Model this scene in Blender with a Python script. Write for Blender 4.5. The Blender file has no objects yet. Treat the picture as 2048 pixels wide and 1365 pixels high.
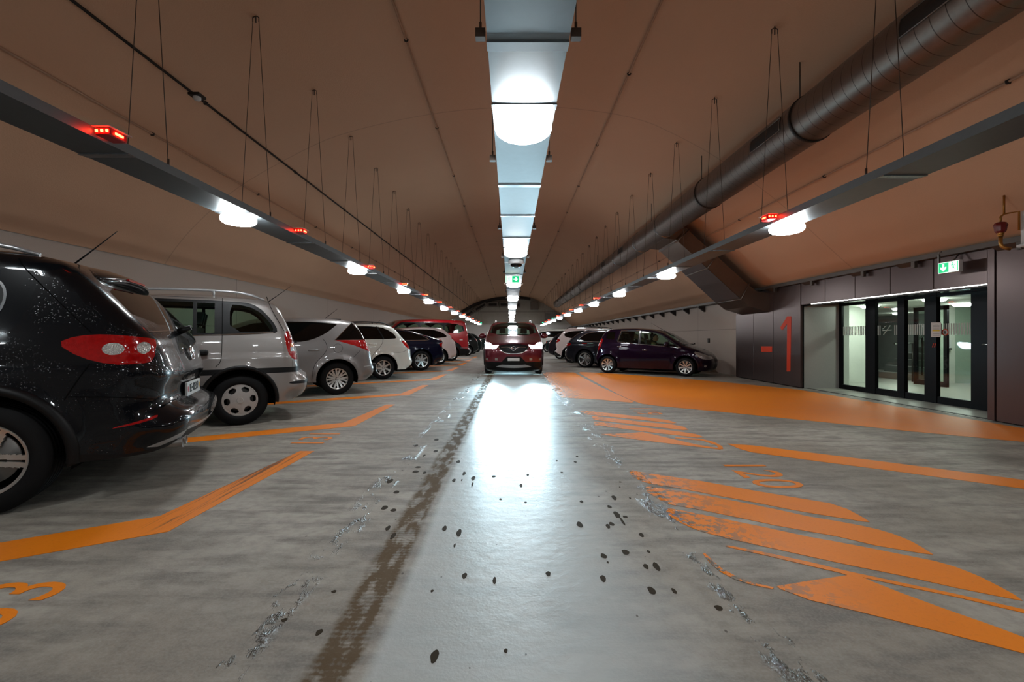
import bpy, bmesh, math, random
import numpy as np
from mathutils import Vector, Matrix
from mathutils.geometry import delaunay_2d_cdt

random.seed(7)
SC = bpy.context.scene
COL = SC.collection
PI = math.pi
F, VX, VY, H = 900.0, 1021.0, 676.0, 1.1      # focal length in pixels, vanishing point, eye height

def G(px, py):                      # photo point -> place on the floor
    Y = H*F/(py-VY)
    return ((px-VX)/F*Y, Y)
def WX(px, py, X):                  # photo point -> place on the plane x = X
    Y = X*F/(px-VX)
    return (Y, H-(py-VY)/F*Y)

# ------------------------------------------------------------------ materials
def lin(c):
    return tuple((v/12.92 if v <= .04045 else ((v+.055)/1.055)**2.4) for v in c)
def rgb(r, g, b): return lin((r/255, g/255, b/255))
class NT:
    def __init__(s, name):
        s.m = bpy.data.materials.new(name); s.m.use_nodes = True
        s.t = s.m.node_tree; s.N = s.t.nodes; s.L = s.t.links
        s.b = s.N['Principled BSDF']; s.out = s.N['Material Output']
    def n(s, typ, **kw):
        nd = s.N.new(typ)
        for k, v in kw.items():
            if k.startswith('i_'):
                key = k[2:]
                key = int(key) if key.isdigit() else key.replace('_', ' ')
                if hasattr(v, 'is_output') or isinstance(v, bpy.types.NodeSocket): s.L.new(v, nd.inputs[key])
                else: nd.inputs[key].default_value = v
            else: setattr(nd, k, v)
        return nd
    def math(s, op, a, b=None, clamp=False):
        nd = s.N.new('ShaderNodeMath'); nd.operation = op; nd.use_clamp = clamp
        for i, v in enumerate((a, b)):
            if v is None: continue
            if isinstance(v, bpy.types.NodeSocket): s.L.new(v, nd.inputs[i])
            else: nd.inputs[i].default_value = v
        return nd.outputs[0]
    def sstep(s, v, a, b):
        nd = s.N.new('ShaderNodeMapRange'); nd.interpolation_type = 'SMOOTHSTEP'
        s.L.new(v, nd.inputs[0]); nd.inputs[1].default_value = a; nd.inputs[2].default_value = b
        return nd.outputs[0]
    def mix(s, f, a, b):
        nd = s.N.new('ShaderNodeMix'); nd.data_type = 'RGBA'
        for i, v in ((0, f), (6, a), (7, b)):
            if isinstance(v, bpy.types.NodeSocket): s.L.new(v, nd.inputs[i])
            else: nd.inputs[i].default_value = v if i == 0 else (*v[:3], 1)
        return nd.outputs[2]
    def noise(s, vec, scale, detail=4, rough=.55):
        nd = s.N.new('ShaderNodeTexNoise'); s.L.new(vec, nd.inputs['Vector'])
        nd.inputs['Scale'].default_value = scale; nd.inputs['Detail'].default_value = detail
        nd.inputs['Roughness'].default_value = rough
        return nd.outputs[0]
    def coords(s, scale=(1, 1, 1)):
        tc = s.N.new('ShaderNodeTexCoord'); mp = s.N.new('ShaderNodeMapping')
        s.L.new(tc.outputs['Object'], mp.inputs[0]); mp.inputs['Scale'].default_value = scale
        return mp.outputs[0]
    def set(s, **kw):
        for k, v in kw.items():
            k = k.replace('_', ' ')
            if isinstance(v, bpy.types.NodeSocket): s.L.new(v, s.b.inputs[k])
            else: s.b.inputs[k].default_value = (*v, 1) if isinstance(v, tuple) and len(v) == 3 else v
    def bump(s, h, strength=.3, dist=.01, normal=None):
        nd = s.N.new('ShaderNodeBump'); s.L.new(h, nd.inputs['Height'])
        nd.inputs['Strength'].default_value = strength; nd.inputs['Distance'].default_value = dist
        if normal is not None: s.L.new(normal, nd.inputs['Normal'])
        s.L.new(nd.outputs[0], s.b.inputs['Normal'])
        return nd.outputs[0]
MATS = {}
def plain(name, col, rough=.5, metal=0, noise=.08, nscale=30, bump=0, **kw):
    if name in MATS: return MATS[name]
    t = NT(name); c = t.coords()
    f = t.noise(c, nscale)
    dark = tuple(v*(1-noise) for v in col); lite = tuple(min(1, v*(1+noise)) for v in col)
    t.set(Base_Color=t.mix(f, dark, lite), Roughness=rough, Metallic=metal, **kw)
    if bump: t.bump(f, bump, .005)
    MATS[name] = t.m
    return t.m
def emit(name, col, st):
    if name in MATS: return MATS[name]
    t = NT(name); t.set(Base_Color=col, Emission_Color=(*col, 1), Emission_Strength=st, Roughness=.4)
    MATS[name] = t.m
    return t.m
def glassmat(name, tint, trans=.6, rough=.02, f0=1.0):
    if name in MATS: return MATS[name]
    t = NT(name); t.N.remove(t.b)
    tr = t.n('ShaderNodeBsdfTransparent'); tr.inputs[0].default_value = (*[v*trans for v in tint], 1)
    gl = t.n('ShaderNodeBsdfGlossy'); gl.inputs['Roughness'].default_value = rough
    gl.inputs[0].default_value = (f0, f0, f0, 1)
    fr = t.n('ShaderNodeFresnel'); fr.inputs[0].default_value = 1.5
    ge = t.n('ShaderNodeNewGeometry'); fc = t.math('MULTIPLY', fr.outputs[0], t.math('SUBTRACT', 1.0, ge.outputs['Backfacing'])); mx = t.n('ShaderNodeMixShader'); t.L.new(fc, mx.inputs[0]); t.L.new(tr.outputs[0], mx.inputs[1]); t.L.new(gl.outputs[0], mx.inputs[2])
    t.L.new(mx.outputs[0], t.out.inputs[0])
    MATS[name] = t.m
    return t.m
def paint(name, col, metal=.0, rough=.35, wet=False, flake=0.0):
    if name in MATS: return MATS[name]
    t = NT(name); c = t.coords()
    f = t.noise(c, 900, 1)
    dk = tuple(v*(1-flake) for v in col); lt = tuple(min(1, v*(1+flake)) for v in col)
    dark = max(col) < .04; t.set(Base_Color=t.mix(f, dk, lt), Metallic=metal, Roughness=rough, Coat_Weight=1.0, Coat_Roughness=.03, Coat_IOR=1.36 if dark else 1.5, Specular_IOR_Level=.05 if dark else .5)
    if wet:
        v = t.n('ShaderNodeTexVoronoi', feature='F1'); t.L.new(c, v.inputs['Vector']); v.inputs['Scale'].default_value = 75
        big = t.sstep(t.noise(c, 3), .42, .6)
        drop = t.math('MULTIPLY', t.math('SUBTRACT', 1.0, t.sstep(v.outputs['Distance'], .0, .33)), big)
        nd = t.n('ShaderNodeBump'); t.L.new(drop, nd.inputs['Height']); nd.inputs['Strength'].default_value = .55; nd.inputs['Distance'].default_value = .004
        t.L.new(nd.outputs[0], t.b.inputs['Coat Normal'])
    MATS[name] = t.m
    return t.m

# ------------------------------------------------------------------ mesh builder
class MB:
    def __init__(s): s.v = []; s.f = []; s.mi = []; s.sm = []; s.cur = 0
    def add(s, vs, fs, smooth=False):
        b = len(s.v); s.v += [tuple(v) for v in vs]
        for f in fs: s.f.append([i+b for i in f]); s.mi.append(s.cur); s.sm.append(smooth)
    def box(s, a, b):
        (x0, y0, z0), (x1, y1, z1) = a, b
        s.add([(x0,y0,z0),(x1,y0,z0),(x1,y1,z0),(x0,y1,z0),(x0,y0,z1),(x1,y0,z1),(x1,y1,z1),(x0,y1,z1)],
              [(0,3,2,1),(4,5,6,7),(0,1,5,4),(1,2,6,5),(2,3,7,6),(3,0,4,7)])
    def hexa(s, bot, top):
        s.add(list(bot)+list(top), [(0,3,2,1),(4,5,6,7),(0,1,5,4),(1,2,6,5),(2,3,7,6),(3,0,4,7)])
    def prism(s, poly, fn, t0, t1):
        n = len(poly)
        a = [fn(p[0], p[1], t0) for p in poly]; b = [fn(p[0], p[1], t1) for p in poly]
        s.add(a+b, [tuple(range(n))[::-1], tuple(range(n, 2*n))]+[(i, (i+1) % n, n+(i+1) % n, n+i) for i in range(n)])
    def tube(s, pts, r, n=8, smooth=True, caps=True):
        pts = [Vector(p) for p in pts]; rs = r if isinstance(r, (list, tuple)) else [r]*len(pts)
        ring = []; up = None
        for i, p in enumerate(pts):
            d = (pts[min(i+1, len(pts)-1)]-pts[max(i-1, 0)]).normalized()
            if up is None or abs(up.dot(d)) > .98:
                up = Vector((0, 0, 1)) if abs(d.z) < .9 else Vector((1, 0, 0))
            a = d.cross(up).normalized(); u = a.cross(d).normalized(); up = u
            ring.append([p+a*(rs[i]*math.cos(2*PI*k/n))+u*(rs[i]*math.sin(2*PI*k/n)) for k in range(n)])
        vs = [v for q in ring for v in q]; fs = []
        for i in range(len(pts)-1):
            for k in range(n): fs.append((i*n+k, i*n+(k+1) % n, (i+1)*n+(k+1) % n, (i+1)*n+k))
        s.add(vs, fs, smooth)
        if caps:
            s.add(ring[0], [tuple(range(n))]); s.add(ring[-1], [tuple(range(n))[::-1]])
    def lathe(s, prof, n=32, M=None, smooth=True):       # prof [(r, h)], about local z
        M = M or Matrix(); m = len(prof); vs = []
        for (r, h) in prof:
            for k in range(n): vs.append(M @ Vector((r*math.cos(2*PI*k/n), r*math.sin(2*PI*k/n), h)))
        fs = []
        for i in range(m-1):
            for k in range(n): fs.append((i*n+k, i*n+(k+1) % n, (i+1)*n+(k+1) % n, (i+1)*n+k))
        s.add(vs, fs, smooth)
    def build(s, name, mats, parent=None, world=False, bevel=0):
        me = bpy.data.meshes.new(name); me.from_pydata(s.v, [], s.f)
        mats = mats if isinstance(mats, (list, tuple)) else [mats]
        for m in mats: me.materials.append(m)
        me.polygons.foreach_set('material_index', s.mi); me.polygons.foreach_set('use_smooth', s.sm)
        bm = bmesh.new(); bm.from_mesh(me); bmesh.ops.remove_doubles(bm, verts=bm.verts, dist=1e-6)
        bmesh.ops.recalc_face_normals(bm, faces=bm.faces); bm.to_mesh(me); bm.free()
        o = bpy.data.objects.new(name, me); COL.objects.link(o)
        if parent is not None:
            o.parent = parent
            if world: o.matrix_parent_inverse = Matrix.Translation(-Vector(parent.location))
        if bevel:
            b = o.modifiers.new('bevel', 'BEVEL'); b.width = bevel; b.segments = 2; b.limit_method = 'ANGLE'
        return o
def thing(name, loc, label, cat, group=None, rz=0, sc=1):
    o = bpy.data.objects.new(name, None); COL.objects.link(o)
    o.location = loc; o.rotation_euler = (0, 0, rz); o.scale = (sc, sc, sc); o.empty_display_size = .1
    o['label'] = label; o['category'] = cat
    if group: o['group'] = group
    return o
def tag(o, label, cat, group=None):
    o['label'] = label; o['category'] = cat
    if group: o['group'] = group
    return o
def struct(o): o['kind'] = 'structure'; return o
def copy_tree(o, parent=None):
    c = o.copy(); COL.objects.link(c)
    if parent is not None: c.parent = parent; c.matrix_parent_inverse = o.matrix_parent_inverse.copy()
    for ch in list(o.children): copy_tree(ch, c)
    return c
def chaikin(p, n=2, closed=False):
    p = [tuple(q) for q in p]
    for _ in range(n):
        q = [] if closed else [p[0]]
        m = len(p)
        for i in range(m if closed else m-1):
            a, b = p[i], p[(i+1) % m]
            q += [tuple(.75*x+.25*y for x, y in zip(a, b)), tuple(.25*x+.75*y for x, y in zip(a, b))]
        if not closed: q.append(p[-1])
        p = q
    return p
def text_mesh(txt, name, mat, size, M, parent=None, extrude=.0008, xs=1.0, align='CENTER'):
    cu = bpy.data.curves.new(name, 'FONT'); cu.body = txt; cu.size = size; cu.extrude = extrude
    cu.align_x = align; cu.align_y = 'CENTER'; cu.resolution_u = 4
    o = bpy.data.objects.new(name, cu); COL.objects.link(o)
    dg = bpy.context.evaluated_depsgraph_get(); dg.update()
    me = bpy.data.meshes.new_from_object(o.evaluated_get(dg)); bpy.data.objects.remove(o)
    me.transform(M @ Matrix.Diagonal((xs, 1, 1, 1))); me.materials.clear(); me.materials.append(mat); me.name = name
    o = bpy.data.objects.new(name, me); COL.objects.link(o)
    if parent is not None: o.parent = parent
    return o
# ------------------------------------------------------------------ cars
BLACK = plain('black_plastic', (.004, .004, .0045), .45, bump=.1, nscale=400, Specular_IOR_Level=.25)
RUB = plain('rubber', (.0045, .0045, .005), .7, bump=.15, nscale=200, Specular_IOR_Level=.2)
VOID = plain('black_underside', (.002, .002, .002), .9, Specular_IOR_Level=.1)
CHROME = plain('chrome', (.75, .76, .78), .12, 1, noise=.02)
ALLOY = plain('alloy', (.62, .62, .60), .28, .85, noise=.05)
HUBCAP = plain('hubcap_plastic', (.48, .46, .44), .35, .45, noise=.1)
REDL = plain('red_lamp_glass', (.34, .003, .003), .15, 0, noise=.5, nscale=45, bump=.5, Coat_Weight=1.0, Specular_IOR_Level=.1)
ORANGEL = plain('amber_lamp_glass', (.75, .22, .01), .15, Coat_Weight=1.0)
CLEARL = plain('clear_lamp_glass', (.42, .40, .38), .15, .6, noise=.6, nscale=110, bump=1.0, Coat_Weight=1.0)
WHITEP = plain('plate_white', (.62, .62, .60), .4)
DARKG = plain('dark_tinted_glass', (.002, .002, .002), .04, 0, noise=.2, Specular_IOR_Level=.4)
SEEG = glassmat('see_through_glass', (.62, .80, .70), .95)
PRIVG = glassmat('privacy_glass', (.30, .40, .35), .75)
SEAT = plain('seat_fabric', (.012, .012, .012), .85, bump=.3)
SILVT = plain('silver_trim', (.45, .46, .47), .3, .6)
DISC = plain('brake_disc', (.25, .24, .23), .4, .9)

def pip(P, poly):
    poly = np.asarray(poly, float); x, y = P[:, 0], P[:, 1]; ins = np.zeros(len(P), bool)
    n = len(poly)
    for i in range(n):
        x0, y0 = poly[i]; x1, y1 = poly[(i+1) % n]
        if y0 == y1: continue
        c = ((y0 > y) != (y1 > y)) & (x < (x1-x0)*(y-y0)/(y1-y0)+x0)
        ins ^= c
    return ins
def subdiv(loop, h):
    out = []
    n = len(loop)
    for i in range(n):
        a = np.array(loop[i], float); b = np.array(loop[(i+1) % n], float)
        k = max(1, int(math.ceil(np.linalg.norm(b-a)/h)))
        for j in range(k): out.append(tuple(a+(b-a)*j/k))
    return out
def subdiv_open(p, h):
    out = []
    for a, b in zip(p, p[1:]):
        a = np.array(a, float); b = np.array(b, float); k = max(1, int(math.ceil(np.linalg.norm(b-a)/h)))
        out += [tuple(a+(b-a)*j/k) for j in range(k)]
    return out+[tuple(p[-1])]
def cdt(loops, dom, h):
    vs = []; es = []
    for lp in loops:
        lp = subdiv(lp, h); b = len(vs); vs += lp; n = len(lp)
        es += [(b+i, b+(i+1) % n) for i in range(n)]
    D = np.array(dom); mn = D.min(0); mx = D.max(0)
    gx = np.arange(mn[0]+h/2, mx[0], h); gy = np.arange(mn[1]+h/2, mx[1], h)
    g = np.array([(x+(h/2 if j % 2 else 0), y) for j, y in enumerate(gy) for x in gx])
    if len(g):
        g = g[pip(g, dom)]
        V = np.array(vs)
        if len(g):
            keep = np.ones(len(g), bool)
            for k in range(0, len(g), 500):
                d = np.sqrt(((g[k:k+500, None, :]-V[None])**2).sum(2)).min(1); keep[k:k+500] = d > h*.45
            vs += [tuple(p) for p in g[keep]]
    r = delaunay_2d_cdt([Vector(v) for v in vs], es, [], 0, 1e-5)
    return np.array([tuple(v) for v in r[0]]), np.array([tuple(f) for f in r[2]])

class Body:
    def __init__(s, sp):
        s.sp = sp
        o = chaikin(sp['top'], 2)
        L = [0]
        for a, b in zip(o, o[1:]): L.append(L[-1]+math.dist(a, b))
        s.S = L[-1]; n = int(s.S/.03); ss = np.linspace(0, s.S, n)
        o = np.array(o); s.s = ss
        s.O = np.stack([np.interp(ss, L, o[:, 0]), np.interp(ss, L, o[:, 1])], 1)
        d = np.gradient(s.O, axis=0); d /= np.linalg.norm(d, axis=1)[:, None]
        nn = np.stack([d[:, 1], -d[:, 0]], 1)
        k = np.array([1, 2, 3, 4, 3, 2, 1])/16.
        for c in range(2): nn[:, c] = np.convolve(np.pad(nn[:, c], 3, mode='edge'), k, 'valid')
        s.N = nn/np.linalg.norm(nn, axis=1)[:, None]
        low = np.clip((sp['belt']+.15-s.O[:, 1])/.3, 0, 1)
        e = low*np.clip(s.N[:, 0]**2*1.6, 0, 1)
        it = int(np.argmax(s.O[:, 1])); e[it:] = np.clip((sp['belt']+.12-s.O[it:, 1])/.35, 0, 1)
        kk = np.exp(-np.linspace(-2, 2, 15)**2); kk /= kk.sum(); e = np.convolve(np.pad(e, 7, mode='edge'), kk, 'valid')
        rear = np.arange(len(s.O)) > it
        s.R = sp.get('rtop', .09)+(np.where(rear, sp.get('rrear', .22), sp.get('rfront', .26))-sp.get('rtop', .09))*e
        s.C = sp.get('ctop', .025)+(np.where(rear, sp.get('crear', .07), sp.get('cfront', .13))-sp.get('ctop', .025))*e
        s.xF = s.O[:, 0].max(); s.xR = s.O[:, 0].min()
        s.itop = int(np.argmax(s.O[:, 1]))
    def dist(s, P):
        A = s.O[:-1]; B = s.O[1:]; d = B-A; L2 = (d**2).sum(1)
        best = np.full(len(P), 9.); idx = np.zeros(len(P)); 
        for k in range(0, len(P), 800):
            p = P[k:k+800, None, :]; t = np.clip(((p-A)*d).sum(2)/L2, 0, 1)
            q = np.sqrt(((p-(A+t[..., None]*d))**2).sum(2)); j = q.argmin(1)
            best[k:k+800] = q[np.arange(len(j)), j]; idx[k:k+800] = j+t[np.arange(len(j)), j]
        return best, idx
    def W(s, P, dd=None):
        sp = s.sp
        x, z = P[:, 0], P[:, 1]
        if dd is None: d, idx = s.dist(P)
        else: d, idx = dd
        r = np.interp(idx, np.arange(len(s.R)), s.R)
        xf = sp['WB']-.1; xr = .1; zb = sp['belt']
        plan = 1-sp.get('af', .12)*np.clip((x-xf)/(s.xF-xf), 0, 1)**2-sp.get('ar', .07)*np.clip((xr-x)/(xr-s.xR), 0, 1)**2
        v = 1-.05*np.clip((zb*.55-z)/(zb*.55), 0, 1)**2-.02*np.clip((z-zb*.7)/(zb*.3), 0, 1)**2
        q = z-zb
        y = sp['W']*plan*v-sp.get('tum', .30)*(np.sqrt(q*q+.0016)+q)/2
        for ax in (0, sp['WB']):
            da = np.sqrt((x-ax)**2+(z-sp['r'])**2)-sp['ra']
            y = y+sp.get('flare', .018)*np.exp(-(np.clip(da, 0, 9)/.07)**2)
        cr = sp.get('crease')
        if cr is not None:
            y = y-.012*np.clip(.5+(z-(cr[0]+cr[1]*x))/.05, 0, 1)
        t = np.clip((r-d)/r, 0, 1)
        return y-r*(1-np.sqrt(np.clip(1-t*t, 0, 1)))
    def side3(s, P, sign, off=0):
        P = np.asarray(P, float); y = s.W(P)+off
        return np.stack([P[:, 0], sign*y, P[:, 1]], 1)
    def side_normals(s, P, sign):
        d, idx = s.dist(P); ii = np.clip(np.round(idx).astype(int), 0, len(s.N)-1); N = s.N[ii]
        Q = P-N*np.clip(.012-d, 0, 1)[:, None]; h = .004
        gx = (s.W(Q+[h, 0])-s.W(Q-[h, 0]))/(2*h); gz = (s.W(Q+[0, h])-s.W(Q-[0, h]))/(2*h)
        n = np.stack([-gx, np.ones(len(P)), -gz], 1); n /= np.linalg.norm(n, axis=1)[:, None]
        w = np.clip(d/.02, 0, 1)[:, None]; e = np.stack([N[:, 0], np.full(len(P), .15), N[:, 1]], 1)
        n = n*w+e*(1-w); n /= np.linalg.norm(n, axis=1)[:, None]; n[:, 1] *= sign
        return n
    def Ye(s, sv):
        i = np.interp(sv, s.s, np.arange(len(s.s)))
        P = np.stack([np.interp(sv, s.s, s.O[:, 0]), np.interp(sv, s.s, s.O[:, 1])], 1)
        return s.W(P, (np.zeros(len(P)), i))
    def strip3(s, Q, off=0):
        Q = np.asarray(Q, float); sv, v = Q[:, 0], Q[:, 1]; ye = np.maximum(s.Ye(sv), .05)
        f = lambda a: np.interp(sv, s.s, a)
        c = f(s.C)*(1-np.clip(v/ye, -1, 1)**2)+off
        return np.stack([f(s.O[:, 0])+f(s.N[:, 0])*c, v, f(s.O[:, 1])+f(s.N[:, 1])*c], 1)
    def strip_normals(s, Q):
        h = .006
        a = s.strip3(Q+[h, 0])-s.strip3(Q-[h, 0]); Qa = Q.copy(); Qb = Q.copy(); Qa[:, 1] += h; Qb[:, 1] -= h
        b = s.strip3(Qa)-s.strip3(Qb)
        n = np.cross(a, b); n /= (np.linalg.norm(n, axis=1)[:, None]+1e-9)
        f = lambda a: np.interp(Q[:, 0], s.s, a)
        ref = np.stack([f(s.N[:, 0]), 0*Q[:, 0], f(s.N[:, 1])], 1)
        sg = np.sign((n*ref).sum(1)); sg[sg == 0] = 1
        n = n*sg[:, None]
        ye = np.maximum(s.Ye(Q[:, 0]), .05); w = np.clip((ye-np.abs(Q[:, 1]))/.04, 0, 1)[:, None]
        e = ref.copy(); e[:, 1] = .15*np.sign(Q[:, 1])
        n = n*w+e*(1-w)
        return n/np.linalg.norm(n, axis=1)[:, None]
    def s_at(s, z, end):          # arc length where the outline has height z, at the front or the rear
        n = s.itop
        if end == 'front': return float(np.interp(z, np.maximum.accumulate(s.O[:n+1, 1]), s.s[:n+1]))
        zz = np.maximum.accumulate(s.O[n:, 1][::-1]); return float(np.interp(z, zz, s.s[n:][::-1]))

def mesh_obj(name, V, T, Nn, mat, parent, flip=False):
    used = np.unique(T); m = np.full(len(V), -1); m[used] = np.arange(len(used)); T = m[T]; V = V[used]; Nn = Nn[used]
    # orient faces by normals
    a, b, c = V[T[:, 0]], V[T[:, 1]], V[T[:, 2]]
    fn = np.cross(b-a, c-a); bad = (fn*(Nn[T[:, 0]]+Nn[T[:, 1]]+Nn[T[:, 2]])).sum(1) < 0
    T = T.copy(); T[bad] = T[bad][:, ::-1]
    me = bpy.data.meshes.new(name); me.from_pydata(V.tolist(), [], T.tolist()); me.materials.append(mat)
    me.polygons.foreach_set('use_smooth', [True]*len(T))
    me.normals_split_custom_set_from_vertices(Nn.tolist())
    o = bpy.data.objects.new(name, me); COL.objects.link(o); o.parent = parent
    return o
def join_np(parts):
    V = []; T = []; N = []; b = 0
    for v, t, n in parts: V.append(v); T.append(t+b); N.append(n); b += len(v)
    return np.concatenate(V), np.concatenate(T), np.concatenate(N)

def ribbon(mb, pts3, nrm, w, dep=.0):
    P = [Vector(p) for p in pts3]; n = len(P); vs = []
    for i in range(n):
        d = (P[min(i+1, n-1)]-P[max(i-1, 0)]).normalized(); a = d.cross(Vector(nrm[i])).normalized()*(w/2)
        vs += [P[i]-a, P[i]+a]
    mb.add(vs, [(2*i, 2*i+1, 2*i+3, 2*i+2) for i in range(n-1)], True)

WHEELS = {}
def wheel_meshes(r, rr, w, style, mat):
    key = (r, rr, w, style, mat.name)
    if key in WHEELS: return WHEELS[key]
    # built about the y axis, outer face towards +y
    R = Matrix.Rotation(-PI/2, 4, 'X')
    t = MB(); h = w/2
    prof = [(rr-.01, -h+.02), (rr+.01, -h), (rr+.03, -h-.004), (r-.035, -h+.004), (r-.010, -h+.02)]
    for k in range(4):
        a = -h+.03+(w-.06)*k/4.; b = a+(w-.06)/4.
        prof += [(r, a), (r, b-.008), (r-.008, b-.007), (r-.008, b-.001)]
    prof += [(r, h-.03), (r-.010, h-.02), (r-.035, h-.004), (rr+.03, h+.004), (rr+.01, h), (rr-.01, h-.015)]
    t.lathe(prof, 64, R)
    m = MB(); na = 160; nr = 16; rr_ = rr-.004
    def ok(q, th):
        if q > .91 or q < .17: return True
        if style == 'cap6':
            k = (th*6/(2*PI)) % 1-.5; return not (abs(q-.70) < .17*math.sqrt(max(0, 1-(k/.30)**2)) if abs(k) < .30 else False)
        if style == 'v8':
            k = abs((th*8/(2*PI)) % 1-.5)*2*PI/8*q; return abs(k-(.02+.22*max(0, q-.25))) < .075 or q < .32
        if style == 'double7':
            k = abs((th*7/(2*PI)) % 1-.5)*2*PI/7*q; return .012 < k < .105 or q < .28
        if style == 'double5':
            k = abs((th*5/(2*PI)) % 1-.5)*2*PI/5*q; return .03 < k < .175 or q < .28
        if style == 'nine':
            k = abs((th*9/(2*PI)) % 1-.5)*2*PI/9*q; return k < .045+.075*q or q < .25
        if style == 'five':
            k = abs((th*5/(2*PI)) % 1-.5)*2*PI/5*q; return k < .085+.055*q or q < .27
        if style == 'twelve':
            k = abs((th*12/(2*PI)) % 1-.5)*2*PI/12*q; return k < .06 or q < .3
        return True
    yo = h-.012
    def yy(q):
        base = yo-.035*(1-q)**.5 if style != 'cap6' else yo+.004-.012*q*q
        if q < .17: base += .008
        return base+(.006 if q > .91 else 0)
    grid = {}
    def vid(i, k, back):
        k %= na; key2 = (i, k, back)
        if key2 not in grid:
            q = qs[i]; th = 2*PI*k/na
            grid[key2] = len(m.v); m.v.append((rr_*q*math.sin(th), yy(q)-(.018 if back else 0), rr_*q*math.cos(th)))
        return grid[key2]
    qs = [0.02, .09, .169, .18, .24, .30, .36, .42, .46, .50, .54, .58, .62, .66, .70, .74, .78, .82, .86, .905, .915, .96, 1.0]
    keep = {}
    for i in range(len(qs)-1):
        for k in range(na): keep[i, k] = ok((qs[i]+qs[i+1])/2, 2*PI*(k+.5)/na)
    def face(f): m.f.append(f); m.mi.append(0); m.sm.append(False)
    for (i, k), v in keep.items():
        if not v: continue
        face([vid(i, k, 0), vid(i, k+1, 0), vid(i+1, k+1, 0), vid(i+1, k, 0)])
        for (di, dk, e) in ((0, 1, ((i, k+1), (i+1, k+1))), (0, -1, ((i, k), (i+1, k))), (1, 0, ((i+1, k), (i+1, k+1))), (-1, 0, ((i, k), (i, k+1)))):
            if not keep.get((i+di, (k+dk) % na), False):
                a, b = e; face([vid(*a, 0), vid(*b, 0), vid(*b, 1), vid(*a, 1)])
    m.lathe([(rr_, yo), (rr_*.97, yo-.03), (rr_*.93, -h+.02)], 64, R)
    dk = MB(); dk.lathe([(rr_*.95, -h+.04), (.001, -h+.04)], 48, R)
    ds = MB(); ds.lathe([(rr_*.72, yo-.075), (rr_*.7, yo-.07), (rr_*.3, yo-.07), (rr_*.28, yo-.05), (.001, yo-.05)], 40, R)
    lug = MB()
    for k in range(5):
        a = 2*PI*k/5+.3; lug.tube([(math.sin(a)*rr_*.13, yy(.1)-.004, math.cos(a)*rr_*.13), (math.sin(a)*rr_*.13, yy(.1)+.006, math.cos(a)*rr_*.13)], .009, 6)
    objs = []
    for nm, b, mt in (('wheel', t, RUB), ('rim', m, mat), ('wheel_back', dk, VOID), ('brake_disc', ds, DISC), ('wheel_bolt', lug, BLACK)):
        o = b.build(nm, mt); objs.append(o.data); bpy.data.objects.remove(o)
    WHEELS[key] = objs
    return objs

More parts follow.
